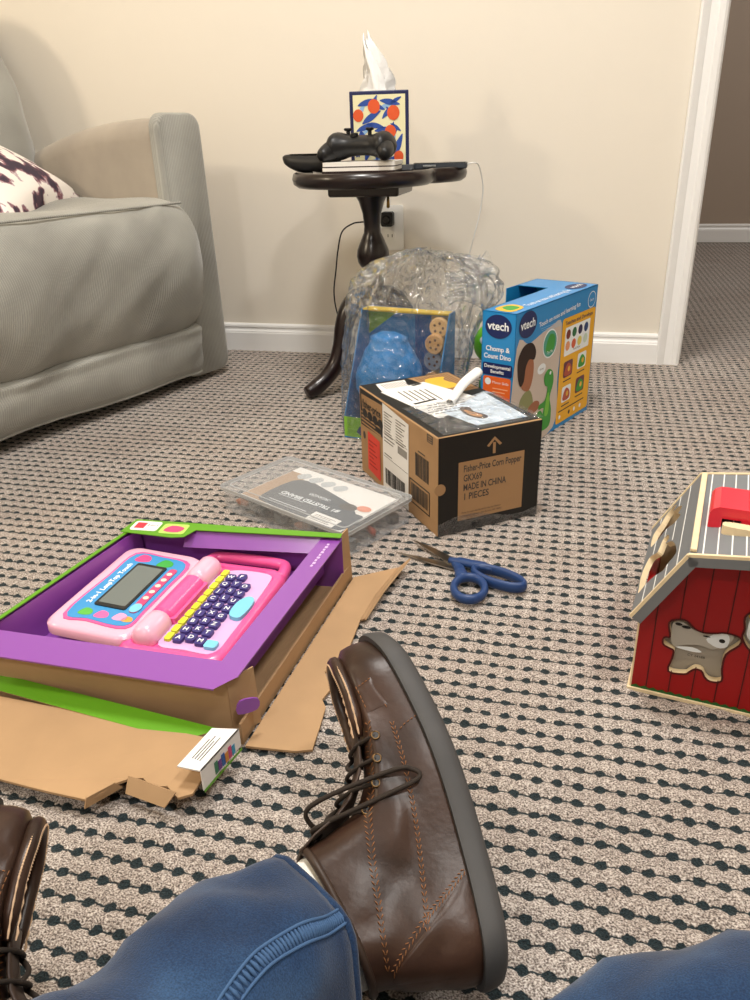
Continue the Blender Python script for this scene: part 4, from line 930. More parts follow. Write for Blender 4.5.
m = MB(); quadslab(m, [V(-.224, .986, .006), V(-.240, .905, .006), V(-.227, .906, .016), V(-.207, .990, .022)], .0025, m_lid); quadslab(m, [V(-.240, .905, .006), V(-.245, .840, .006), V(-.238, .838, .010), V(-.227, .906, .016)], .0025, m_lid); m.build('flap_edge', gb)
# front: green strip and brown front flap
m = MB(); quadslab(m, [V(-.655, .583, .036), V(-.363, .552, .030), V(-.328, .573, .034), V(-.650, .603, .040)], .0025, m_grn, m_lid); m.build('green_strip', gb)
fp = [(-.650, .575), (-.66, .492), (-.585, .478), (-.524, .472), (-.47, .467), (-.421, .464), (-.410, .474), (-.404, .486), (-.392, .496), (-.380, .500), (-.368, .493), (-.352, .497), (-.335, .486), (-.322, .492), (-.318, .53), (-.335, .560)]
def fz(x, y): return .034-.06*max(0, .49-y)+.003*math.sin(x*40)-.012*max(0, (.56-y)/.1)
flap('front_flap', fp, fz, m_lid)
m = MB(); quadslab(m, [V(-.421, .464, .028), V(-.404, .486, .029), V(-.40, .492, .018), V(-.425, .462, .014)], .002, m_lid); quadslab(m, [V(-.392, .496, .030), V(-.335, .486, .030), V(-.345, .478, .016), V(-.392, .486, .016)], .002, m_lid); m.build('torn_edge', gb)
wt = [P2(178, 765, 1)]
a_, b_, c_, d_ = PZ(177, 766, .048), PZ(201, 771, .048), PZ(239, 729, .048), PZ(212, 728, .048)
m = MB(); quadslab(m, [a_, b_, c_, d_], .0015, m_white); quadslab(m, [V(b_.x, b_.y, .022), V(c_.x, c_.y, .026), c_, b_], .0015, m_white)
wf = Fr(V(b_.x, b_.y, .022), c_-b_, (0,0,1)); L_ = (c_-b_).length
for i, c in enumerate(('3A7A5A', '6A3A8A', '2A5AA0', 'D08A3A', 'C84A7A', '3A9AC0')): m.box(wf, (L_*(.30+.09*i), .004, .0003), (L_*(.38+.09*i), .019-.003*(i % 2), .0007), mat('print_'+c, c, .5))
wt_ = Fr(a_, c_-b_, a_-b_); 
for k in range(4): m.box(Fr(lerp(a_, b_, .35), d_-a_, a_-b_), (L_*.2, -.008+.003*k, .0003), (L_*(.75-.1*(k % 2)), -.0072+.003*k, .0005), m_ink) 
m.box(wf, (0, -.002, .0003), (L_, .001, .0007), m_grn)
m.build('printed_tab', gb)
m = MB(); quadslab(m, [V(-.66, .63, gz-.006), V(-.645, .60, gz-.008), V(-.600, .640, gz+.004), V(-.61, .66, gz+.005)], .002, m_lid)

# toy laptop
m_pp = mat('pale_pink_plastic', 'F2B6CE', .3, coat=.4); m_hp = mat('hot_pink_plastic', 'EE5A9E', .32, coat=.4); m_lav = mat('lavender_plastic', 'DDB0DE', .4)
m_key = mat('indigo_key', '3A3278', .35); m_ykey = mat('yellow_key', 'D6DC3A', .4); m_cy = mat('cyan_key', '7CCBE8', .35); m_art = mat('blue_art_print', '3F94D0', .4)
KO = V(-.502, .651, .0335)
lap = thing('toy_laptop', 'pink toy laptop with grey screen and indigo letter keys inside the purple tray', 'toy laptop', KO)
K = Fr(KO, (1, .0, 0), (0, 1, 0)); 
ka = math.radians(-4.5); K = Fr(KO, (math.cos(ka)*.999, math.sin(ka)+.04, 0), (-math.sin(ka)+.0, math.cos(ka), 0))
def ku(u): return .054+(u-.016)*.92
# keyboard deck: x 0..0.11, y 0..0.245 ; handle at far end
kw, kl, kh = .143, .218, .026
def rim(mb, f, pts, w0, w1, m_, inset, m_in): pass
m = MB(); deck = rrect(0, 0, kw, kl, .022, 6)
cxk, cyk = kw/2, kl/2
def sc(pts, k, cx=cxk, cy=cyk): return [(cx+(a-cx)*(1-k*2/kw), cy+(b-cy)*(1-k*2/kl)) for a, b in pts]
m.loft([[K(*p, 0) for p in sc(deck, .006)], [K(*p, .006) for p in deck], [K(*p, kh-.006) for p in deck], [K(*p, kh) for p in sc(deck, .005)], [K(*p, kh) for p in sc(deck, .012)], [K(*p, kh-.003) for p in sc(deck, .014)]], m_hp)
m.build('keyboard_deck', lap, smooth=True, auto=.9)
m = MB(); m.tube(smooth_path([K(.010, kl-.012, .016), K(.014, kl+.016, .016), K(.026, kl+.026, .016), K(.072, kl+.028, .016), K(.116, kl+.026, .016), K(.129, kl+.016, .016), K(.133, kl-.012, .016)], 6), .0085, m_hp, 12); m.build('carry_handle', lap, smooth=True)
pan = spl([(ku(a), b) for a, b in [(.016, .018), (.055, .016), (.095, .018), (.099, .060), (.099, .12), (.097, .180), (.090, .198), (.060, .202), (.030, .198), (.014, .180), (.014, .12), (.012, .06)]], 4)
MB().prism(K, pan, kh-.004, kh-.0005, m_lav).build('key_panel', lap)
for k in range(10): MB().prism(K, rrect(ku(.019), .026+k*.0168, ku(.0285), .0405+k*.0168, .002, 2), kh-.001, kh+.0035, m_ykey).build('number_key', lap, bevel=.0008)
LET = 'AHBIPCJQWDKRXELSYFMTZGNUVO'; li = 0
for col in range(4):
    for row in range(10):
        if li >= 26: break
        if col == 3 and row > 6: continue
        if col == 2 and row in (9,): continue
        if col == 3 and 1 <= row <= 3: continue
        if col == 0 and row > 8: continue
        if col == 3 and row == 0: continue
        u = ku(.0385+col*.0158); v_ = .032+row*.0178+(col % 2)*.004
        if v_ > .192: continue
        key = MB().prism(K, rrect(u-.0062, v_-.0072, u+.0062, v_+.0072, .003, 3), kh-.001, kh+.0042, m_key).build('letter_key', lap, bevel=.001)
        kf = Fr(K(u, v_, kh+.0044), K.y*-0+K.x, K.y); MB().text(kf, LET[li], 0, -.0035, .0095, m_vw, .0003, .0002, 'CENTER').build('key_letter', key); li += 1
MB().prism(K, spl([(ku(a), b) for a, b in [(.080, .090), (.098, .088), (.100, .125), (.088, .134), (.078, .118)]], 4), kh-.001, kh+.005, m_cy).build('mouse_pad', lap, bevel=.001)
MB().prism(K, rrect(ku(.078), .022, ku(.095), .036, .003, 3), kh-.001, kh+.004, m_cy).build('space_key', lap, bevel=.001)
# hinge
hx_ = .034
m = MB(); m.tube([K(hx_, .062, .028), K(hx_, .066, .028), K(hx_, .146, .028), K(hx_, .150, .028)], [.012, .0165, .0165, .012], m_hp, 24); m.build('hinge', lap, smooth=True, auto=.7)
for y0, y1 in ((.012, .066), (.146, .204)):
    n_ = 9; pth = []; rad = []
    for i in range(n_):
        t = i/(n_-1); e = min(t, 1-t)*(y1-y0)/.014; pth.append(K(hx_, y0+(y1-y0)*t, .029)); rad.append(.0175*math.sqrt(max(.06, 1-(1-min(1, e))**2)))
    pth = []; rad = []
    for t in (0, .03, .08, .16, .3, .5, .7, .84, .92, .97, 1):
        e = min(1, min(t, 1-t)*(y1-y0)/.012); pth.append(K(hx_, y0+(y1-y0)*t, .029)); rad.append(.0175*math.sqrt(max(.05, 1-(1-e)**2)))
    MB().tube(pth, rad, m_pp, 20).build('hinge_barrel', lap, smooth=True)
m = MB(); m.prism(K, rrect(.016, .060, .054, .150, .004), .010, .0335, m_hp); m.build('hinge_cover', lap, bevel=.005, bseg=3)
# screen half lies at the left, slightly tilted
sA = math.radians(3)
SCf = Fr(K(-.026, -.010, .026), K.x*-math.cos(sA)+V(0,0,math.sin(sA)), K.y*-1)   # u to the left, v toward viewer
SCf = Fr(K(-.103, .008, .024), K.x*math.cos(sA)-V(0,0,math.sin(sA)), K.y)
sw, sl, sh = .120, .204, .014
sd = rrect(0, 0, sw, sl, .020, 6)
def sc2(pts, k): return [(sw/2+(a-sw/2)*(1-k*2/sw), sl/2+(b-sl/2)*(1-k*2/sl)) for a, b in pts]
m = MB(); m.loft([[SCf(*p, -.004) for p in sc2(sd, .006)], [SCf(*p, 0) for p in sd], [SCf(*p, sh-.004) for p in sd], [SCf(*p, sh) for p in sc2(sd, .004)], [SCf(*p, sh) for p in sc2(sd, .008)]], m_pp); m.build('screen_shell', lap, smooth=True, auto=.9)
def SA_(u, v, w=0): return SCf(.007+u*1.13, v, w)
MB().prism(SA_, spl([(.008, .024), (.04, .020), (.088, .020), (.092, .06), (.092, .12), (.090, .180), (.05, .188), (.012, .184), (.009, .12)], 4), sh, sh+.0012, m_hp).build('screen_border', lap)
art = MB(); art.prism(SA_, spl([(.011, .028), (.04, .024), (.085, .024), (.089, .06), (.089, .12), (.086, .176), (.05, .184), (.015, .180), (.012, .12)], 4), sh+.0012, sh+.0018, m_art)
art.text(Fr(SA_(.024, .055, sh+.002), SCf.y, SCf.x*-1), '2-in-1 LeapTop Touch', 0, 0, .0095, m_vw, 0, .0003, width=.100)
for (u, v_, c, r) in ((.030, .036, '5DB548', .008), (.050, .036, 'EE6AA8', .008), (.072, .038, 'F0A0C8', .008), (.030, .172, 'E84A8A', .010), (.062, .168, '3FA648', .010), (.082, .036, 'E8A04A', .006)):
    art.poly(SA_, spl([(u-r, v_-r*.6), (u, v_-r*.9), (u+r, v_-r*.4), (u+r*.7, v_+r*.7), (u-r*.5, v_+r)], 3), sh+.0020, mat('art_'+c, c, .5))
art.build('art_panel', lap)
MB().prism(SA_, rrect(.030, .052, .070, .158, .003), sh+.0018, sh+.0035, mat('bezel_black', '1E2022', .4)).build('bezel', lap)
MB().prism(SA_, rrect(.033, .058, .067, .152, .002), sh+.0035, sh+.0039, mat('lcd_grey', '6C7472', .25)).build('display', lap)
m = MB(); m.prism(SA_, rrect(.0745, .050, .0845, .158, .0045), sh+.0018, sh+.003, mat('badge_pink', 'C84A7A', .5)); m.poly(SA_, ellipse(.0795, .060, .0065, .010, 16), sh+.0034, m_cy)
for k in range(5): m.poly(SA_, ellipse(.0795, .084+k*.015, .0035, .004, 10), sh+.0034, mat('icon_cream', 'F0DCCB', .5))
m.build('icon_bar', lap)
# dark tray inlay with faint print beneath the screen
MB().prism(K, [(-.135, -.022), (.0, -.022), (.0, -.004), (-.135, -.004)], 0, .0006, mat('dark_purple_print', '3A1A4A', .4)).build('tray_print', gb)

# ------------------------------------------------------------------ toy barn
m_ply = mat('birch_plywood', 'E8D3AC', .55, vary=.08, vscale=60); m_grey = mat('grey_paint', '74777A', .55); m_barn = mat('barn_red_paint', '9A0C0E', .42); m_seam = mat('barn_red_line', '4A0806', .6); m_rw = mat('roof_white_line', 'E8E8E4', .6)
m_rchim = mat('bright_red_paint', 'E02036', .35, coat=.4)
bu = V(.178, .984, 0).normalized(); bv = V(bu.y, -bu.x, 0)
b0 = V(.102, .774, 0); BW, BD = .212, .195
barn = thing('toy_barn', 'red wooden toy barn with grey plank roof and shape cutouts at the right edge', 'toy barn', b0+bv*BW/2+bu*BD/2, math.atan2(bv.y, bv.x))
BF = Fr(b0, bv, (0,0,1))          # front face; normal = bv x z  -> toward viewer
assert BF.n.dot(bu) < 0
gz0, bz, rz = .112, .196, .205
gable = [(0, .004), (BW, .004), (BW, gz0), (BW-.046+.006, bz), (BW/2, rz), (.046-.006, bz), (0, gz0)]
def holed(mb, f, outer, hole, w, m_, m_side=None, depth=.008, m_floor=None):
    # ear-clip via bpy polyfill: mathutils.geometry.tessellate_polygon
    from mathutils.geometry import tessellate_polygon
    loops = [[V(u, v, 0) for u, v in outer]]+[[V(u, v, 0) for u, v in h] for h in hole]
    tris = tessellate_polygon(loops); pts = [p for l in loops for p in l]
    vs = [f(p.x, p.y, w) for p in pts]; fs = []
    for t in tris:
        a, b, c = [pts[i] for i in t]
        fs.append(tuple(t) if (b-a).cross(c-a).z > 0 else tuple(t)[::-1])
    mb.add(vs, fs, m_)
    vs2 = [f(p.x, p.y, w-depth) for p in pts]; mb.add(vs2, [q[::-1] for q in fs], m_side or m_)
    k = 0
    for l in loops:
        n = len(l); v3 = [f(p.x, p.y, w) for p in l]+[f(p.x, p.y, w-depth) for p in l]
        mb.add(v3, [(i, (i+1) % n, n+(i+1) % n, n+i) for i in range(n)], m_side or m_)
dog = spl([(.033, .101), (.041, .1065), (.049, .107), (.058, .099), (.068, .096), (.080, .098), (.090, .101), (.104, .099), (.104, .090), (.093, .075), (.092, .055), (.094, .039), (.084, .036), (.078, .040), (.074, .047), (.066, .048), (.060, .042), (.056, .038), (.040, .037), (.042, .055), (.042, .066), (.036, .069), (.030, .072), (.030, .080), (.036, .083)], 3)
duck = spl([(.1075, .100), (.108, .112), (.106, .126), (.112, .134), (.122, .132), (.130, .118), (.150, .116), (.160, .108), (.152, .090), (.135, .082), (.118, .086)], 3)
m = MB(); holed(m, BF, gable, [dog, duck], 0, m_barn, m_ply, .008)
m.build('front_wall', barn)
m = MB()
for h in (dog, duck):   # dark red outline around each cutout
    cx = sum(p[0] for p in h)/len(h); cy = sum(p[1] for p in h)/len(h); n = len(h)
    outp = []
    for i in range(n):
        a, b = V(*h[i-1], 0), V(*h[(i+1) % n], 0); d = (b-a).normalized(); nn_ = V(d.y, -d.x, 0); s_ = 1
        outp.append((h[i][0], h[i][1], nn_))
    area = sum(h[i][0]*h[(i+1) % n][1]-h[(i+1) % n][0]*h[i][1] for i in range(n)); sg = 1 if area > 0 else -1
    m.add([BF(p[0], p[1], .0006) for p in outp]+[BF(p[0]+p[2].x*.0022*sg, p[1]+p[2].y*.0022*sg, .0006) for p in outp], [(i, (i+1) % n, n+(i+1) % n, n+i) for i in range(n)], m_seam)
for k in range(8):
    u = .018+k*.0245; z1 = min(.19, gz0+(u/.046)*.08) if u < BW/2 else min(.19, gz0+((BW-u)/.046)*.08)
    def seg(u, a, b): m.box(BF, (u-.0006, a, .0002), (u+.0006, b, .0006), m_seam)
    # split where a cutout is crossed
    zz = [.008]; step_ = .002; z = .008; on = True; start = .008
    def inside_poly(x, y, P):
        c = False; n = len(P)
        for i in range(n):
            x1, y1 = P[i]; x2, y2 = P[i-1]
            if (y1 > y) != (y2 > y) and x < (x2-x1)*(y-y1)/(y2-y1)+x1: c = not c
        return c
    while z < z1:
        ins = inside_poly(u, z, dog) or inside_poly(u, z, duck)
        if ins and on: seg(u, start, z); on = False
        if not ins and not on: start = z; on = True
        z += step_
    if on: seg(u, start, z1)
gp = [(.001, .004)]
for k in range(44): gp.append((.002+k*(BW-.004)/43, .009 if k % 2 else .0065))
gp.append((BW-.001, .004)); m.poly(BF, gp, .0008, mat('grass_green_paint', '1F5A22', .5)); m.build('painted_lines', barn)
m = MB(); Bk = Fr(b0+bu*BD+bv*BW, -bv, (0,0,1)); holed(m, Bk, gable, [], 0, m_barn, m_ply, .008); m.build('back_wall', barn)
for s_, nm in ((0, 'side_wall'), (1, 'side_wall')):
    Sf = Fr(b0+bv*(0.0 if s_ == 0 else BW-.008), bv, bu); m = MB(); m.box(Sf, (0, .0085, .004), (.008, BD-.0085, gz0-.002), m_barn); m.build(nm, barn)
FB = Fr(b0, bv, bu); MB().box(FB, (-.003, -.003, 0), (BW+.003, BD+.003, .004), m_ply).build('base_board', barn)
MB().box(Fr(b0, bv, (0,0,1)), (-.0005, .004, -.0085), (.0015, gz0, .0004), m_ply).build('edge_strip', barn)
# grey backing seen through the front cutouts with printed animal blocks
m = MB(); m.box(FB, (.012, .0095, .030), (BW-.012, .0115, .140), mat('grey_inner_board', 'A39C90', .6)); m.text(Fr(b0+bu*.0093, bv, (0,0,1)), 'CY 24188', .056, .0565, .0045, m_ink, .0002); m.build('inner_panel', barn)
db_ = MB(); dfr = Fr(b0+bu*.009, bv, (0,0,1)); 
db_.prism(dfr, spl([(.036, .098), (.045, .102), (.060, .094), (.082, .096), (.098, .098), (.096, .086), (.088, .080), (.080, .074), (.066, .076), (.050, .072), (.040, .068), (.036, .080)], 3), .0005, .004, mat('dog_block_grey', 'B9B4AA', .5))
db_.poly(dfr, spl([(.072, .086), (.084, .098), (.094, .096), (.094, .082), (.084, .078)], 3), .0046, m_vw); db_.poly(dfr, ellipse(.088, .088, .0032, .0026, 12), .005, m_bk); db_.poly(dfr, ellipse(.072, .090, .004, .001, 8), .005, m_bk)
db_.poly(dfr, ellipse(.042, .0985, .004, .002, 10), .0046, m_bk); db_.poly(dfr, ellipse(.050, .0965, .005, .002, 10), .0046, m_bk)
db_.poly(dfr, spl([(.042, .068), (.060, .066), (.070, .068), (.060, .072)], 3), .0046, m_vw)
db_.build('animal_block', loc=dfr(.065, .066, 0), label='pale grey dog shaped wooden block showing in the red barn wall cutout', cat='toy block')
dk = MB(); dk.prism(dfr, spl([(.112, .098), (.110, .112), (.112, .126), (.120, .128), (.126, .114), (.145, .112), (.152, .104), (.146, .092), (.128, .086)], 3), .0005, .004, m_vw); dk.poly(dfr, spl([(.1085, .127), (.118, .124), (.116, .118), (.112, .121)], 3), .0046, m_yel)
dk.build('animal_block', loc=dfr(.13, .09, 0), label='white duck shaped wooden block with yellow beak behind the barn cutout', cat='toy block')
# roof
e0 = V(.094, .747, .125)
ro = b0-bu*.027+bv*(-.008)     # roof reference at front-left eave, ground level
RD = .218
def rp_(v_, z): return ro+bv*v_+V(0,0,z)
Evz = (0, .118); Bvz = (.048, .204); Rvz = (BW/2+.008, .213)
def roofpanel(name, a, b, holes=(), hasline=True, mirror=False):
    va, vb = a, b
    if mirror: W_ = BW+.016; va, vb = (W_-b[0], b[1]), (W_-a[0], a[1])
    A_ = rp_(*va); B_ = rp_(*vb); L = (B_-A_).length
    # u along slope, v = depth ; normal up
    f = Fr(A_, B_-A_, bu)
    m = MB(); holed(m, f, [(0, 0), (L, 0), (L, RD), (0, RD)], list(holes), 0, m_grey, m_ply, .007); p = m.build(name, barn)
    return f, L, p
cow = spl([(.006, .040), (.004, .056), (.002, .078), (.004, .100), (.012, .118), (.022, .112), (.030, .108), (.036, .130), (.046, .128), (.050, .112), (.044, .108), (.054, .098), (.062, .084), (.070, .060), (.072, .040), (.060, .036), (.052, .030), (.036, .040), (.020, .044)], 3)
pig = spl([(.006, .150), (.002, .176), (.004, .200), (.012, .206), (.010, .228), (.018, .238)], 3) if 0 else spl([(.010, .150), (.006, .168), (.008, .190), (.022, .200), (.030, .212), (.042, .214), (.052, .206), (.046, .196), (.058, .190), (.066, .176), (.060, .166), (.066, .152), (.054, .146), (.040, .156), (.024, .152)], 3)
pf_, Lp, pan_ = roofpanel('roof_panel', Evz, Bvz, [cow, pig])
def rlines(f, L, name, holes, lines):
    m = MB()
    for u in lines:
        pts = [k*.003 for k in range(int(RD/.003)+1)]; run = None
        for v_ in pts+[RD+1]:
            ins = v_ > RD or any(inside_poly(u, v_, h) for h in holes)
            if not ins and run is None: run = v_
            if ins and run is not None:
                if v_-run > .004: m.box(f, (u-.0007, run, .0001), (u+.0007, min(v_-.003, RD), .0004), m_rw)
                run = None
    m.build(name, barn)
def vlines(f, L, holes, n): rlines(f, L, 'roof_lines', holes, [L*(k+1)/(n+1) for k in range(n)])
vlines(pf_, Lp, [cow, pig], 4)
tf_, Lt, pt_ = roofpanel('roof_panel', Bvz, Rvz); vlines(tf_, Lt, [], 4)
tf2, Lt2, pt2 = roofpanel('roof_panel', Bvz, Rvz, mirror=True); vlines(tf2, Lt2, [], 4)
pf2_, Lp2, pan2 = roofpanel('roof_panel', Evz, Bvz, [], mirror=True); vlines(pf2_, Lp2, [], 4)
# trims: pale edges
def strip(a, b, wd, th_, m_, name, off=V(0,0,0)):
    d = (b-a).normalized(); n = V(0,0,1); s_ = d.cross(n).normalized(); p = [a-s_*wd/2+off, b-s_*wd/2+off, b+s_*wd/2+off, a+s_*wd/2+off]
    m = MB(); m.hexa([q-V(0,0,th_) for q in p]+p, m_) ; return m
def edgeband(name, d0, sgn):
    m = MB()
    seq = [Evz, Bvz, Rvz]; W_ = BW+.016; seq = seq+[(W_-Bvz[0], Bvz[1]), (W_-Evz[0], Evz[1])]
    for i in range(len(seq)-1):
        a, b = rp_(*seq[i])+bu*d0, rp_(*seq[i+1])+bu*d0; nrm = (b-a).cross(bu).normalized()*-1
        if nrm.z < 0: nrm = -nrm
        t = .0035*sgn
        for o1, o2, mm in ((.0015, -.002, m_ply), (-.002, -.013, m_grey)):
            m.hexa([a+nrm*o2, b+nrm*o2, b+nrm*o2+bu*t, a+nrm*o2+bu*t]+[a+nrm*o1, b+nrm*o1, b+nrm*o1+bu*t, a+nrm*o1+bu*t], mm)
    m.build(name, barn)
edgeband('roof_trim', 0, -1); edgeband('roof_trim', RD, 1)
a, b = rp_(Bvz[0], Bvz[1])+bu*.004, rp_(Bvz[0], Bvz[1])+bu*(RD-.004)
strip(a+bv*.004, b+bv*.004, .0065, .004, m_ply, 'x', V(0,0,.005)).build('hinge_strip', barn, bevel=.001)
# red chimney-shaped handle mounts and carrying handle
def mount(v0, d0, w_, l_):
    base = rp_(v0, .209)+bu*d0; f = Fr(base, bv, bu); m = MB()
    prof = rrect(0, 0, w_, .034, .010, 4)
    prof = [(0, 0), (w_*.22, 0), (w_*.22, .016), (w_*.78, .016), (w_*.78, 0), (w_, 0), (w_, .026), (w_*.93, .031), (w_*.8, .034), (w_*.2, .034), (w_*.07, .031), (0, .026)]
    pfm = Fr(f(0, 0, 0), bv, (0,0,1)); m.prism(pfm, prof, 0, -l_, m_rchim); return m
mt = mount(.068, .070, .060, .055)
mt2 = MB(); base = rp_(.062, .2065)+bu*.066; fm = Fr(base, bv, (0,0,1))
arch = [(0, 0), (.013, 0), (.013, .012), (.032, .012), (.032, 0), (.046, 0), (.046, .017), (.043, .022), (.037, .025), (.009, .025), (.003, .022), (0, .017)]
mt2.prism(fm, arch, -.058, 0, m_rchim); mt2.build('handle_mount', barn, bevel=.0015)
mt3 = MB(); base3 = rp_(.164-.046+.05, .2065)+bu*.088; fm3 = Fr(base3, bv, (0,0,1)); 
hp = [(.012, 0, .010), (.03, .0, .0105), (.06, 0, .0105)]
hf = Fr(rp_(.076, .2075)+bu*.060, bv, bu)
m = MB(); pl = spl([(0, -.006), (.006, -.012), (.04, -.014), (.10, -.014), (.13, -.010), (.134, .000), (.134, .070), (.128, .074), (.122, .070), (.120, .004), (.10, -.001), (.04, -.001), (.006, .0)], 4); m.prism(hf, pl, 0, .011, m_ply); m.build('carry_handle', barn, bevel=.001)

# ------------------------------------------------------------------ scissors
m_sb = mat('scissor_blue_plastic', '233F70', .4, vary=.05); m_steel = mat('scissor_steel', 'A9A49C', .28, metal=1)
sz = .0035
sc_ = thing('scissors', 'steel scissors with blue plastic handles lying open on the carpet', 'scissors', (-.14, 1.0, 0))
Z0 = Fr((0, 0, sz), (1, 0, 0), (0, 1, 0))
piv = (-.143, 1.008)
m = MB(); m.prism(Z0, [(-.238, 1.034), (-.190, 1.014), (-.150, 1.000), (-.128, .996), (-.124, 1.008), (-.145, 1.014), (-.190, 1.024)], 0, .0022, m_steel); m.build('blade', sc_, bevel=.0005)
m = MB(); m.prism(Z0, [(-.220, 1.075), (-.196, 1.052), (-.162, 1.022), (-.140, 1.004), (-.127, 1.010), (-.142, 1.026), (-.180, 1.053)], .0024, .0046, m_steel); m.build('blade', sc_, bevel=.0005)
MB().lathe(Fr((piv[0], piv[1], sz+.0045), (1,0,0), (0,1,0)), [(.0045, 0), (.0045, .0015), (.003, .0022)], m_steel, 16).build('pivot_screw', sc_, smooth=True, auto=.6)
def loop(cx, cy, rx, ry, rot, w_, h0, n=36, tilt=0):
    m = MB(); rings = []
    for i in range(n+1):
        t = 2*PI*i/n; x = rx*math.cos(t); y = ry*math.sin(t); nx, ny = math.cos(t)/rx, math.sin(t)/ry; l = math.hypot(nx, ny); nx /= l; ny /= l; ring = []
        for k in range(10):
            a = 2*PI*k/10; px, py = x+nx*w_*math.cos(a), y+ny*w_*math.cos(a); pz_ = h0*math.sin(a)
            ring.append(Z0(cx+px*math.cos(rot)-py*math.sin(rot), cy+px*math.sin(rot)+py*math.cos(rot), .009+pz_+tilt*x))
        rings.append(ring)
    m.loft(rings, m_sb, True, False, False); return m
m = loop(-.110, .938, .022, .030, .12, .0055, .0075)
m.tube(smooth_path([Z0(-.140, 1.008, .006), Z0(-.132, .992, .008), Z0(-.127, .975, .009), Z0(-.122, .962, .009)], 4), [.007]*4+[.0085]*4+[.010]*4+[.009], m_sb, 12, flat=.8); m.build('handle', sc_, smooth=True)
m = loop(-.072, .974, .041, .0165, -.42, .0045, .0085)
m.tube(smooth_path([Z0(-.150, 1.014, .008), Z0(-.130, 1.008, .010), Z0(-.112, 1.002, .011), Z0(-.096, .999, .011), Z0(-.082, .996, .010)], 4), [.006]*3+[.008]*5+[.0085]*5+[.007]*4, m_sb, 12, flat=.8); m.build('handle', sc_, smooth=True)

# ------------------------------------------------------------------ person: crossed legs in jeans, boots
def denim():
    m = bpy.data.materials.new('denim'); m.use_nodes = True; nt = m.node_tree; b = nt.nodes['Principled BSDF']; b.inputs['Roughness'].default_value = .85; b.inputs['Specular IOR Level'].default_value = .2; b.inputs['Sheen Weight'].default_value = .2
    tc = nt.nodes.new('ShaderNodeTexCoord'); n = noise_tex(nt, tc.outputs['Object'], 14, 6); n2 = noise_tex(nt, tc.outputs['Object'], 900, 2)
    c = ramp(nt, n, [(.28, '162A48'), (.52, '203C60'), (.75, '36577D')])
    mx = nt.nodes.new('ShaderNodeMix'); mx.data_type = 'RGBA'; mx.blend_type = 'MULTIPLY'; mx.inputs[0].default_value = 1
    nt.links.new(c, mx.inputs[6]); nt.links.new(ramp(nt, n2, [(.35, 'C4C4C8'), (.65, 'FFFFFF')]), mx.inputs[7]); nt.links.new(mx.outputs[2], b.inputs['Base Color'])
    bump_to(nt, b, n2, .5, .0008); return m
m_den = denim(); m_stitch = mat('jean_fade', '3E5C82', .9)
m_leather = mat('brown_leather', '39271E', .36, vary=.55, vscale=13, bump=.12, bscale=160, spec=.4); m_leather2 = mat('brown_leather_dark', '35261D', .5, vary=.25, vscale=20)
m_sole = mat('grey_rubber', '434242', .6, vary=.1, vscale=30); m_th = mat('tan_thread', '8A5A34', .7); m_th2 = mat('pale_thread', 'C9A887', .7); m_lace = mat('dark_lace', '2A211A', .8); m_sock = mat('white_sock', 'ECEAE4', .95, bump=.6, bscale=300)
person = thing('person', 'person sitting cross-legged in blue jeans, white sock and brown leather boots', 'person', (-.05, -.15, 0))

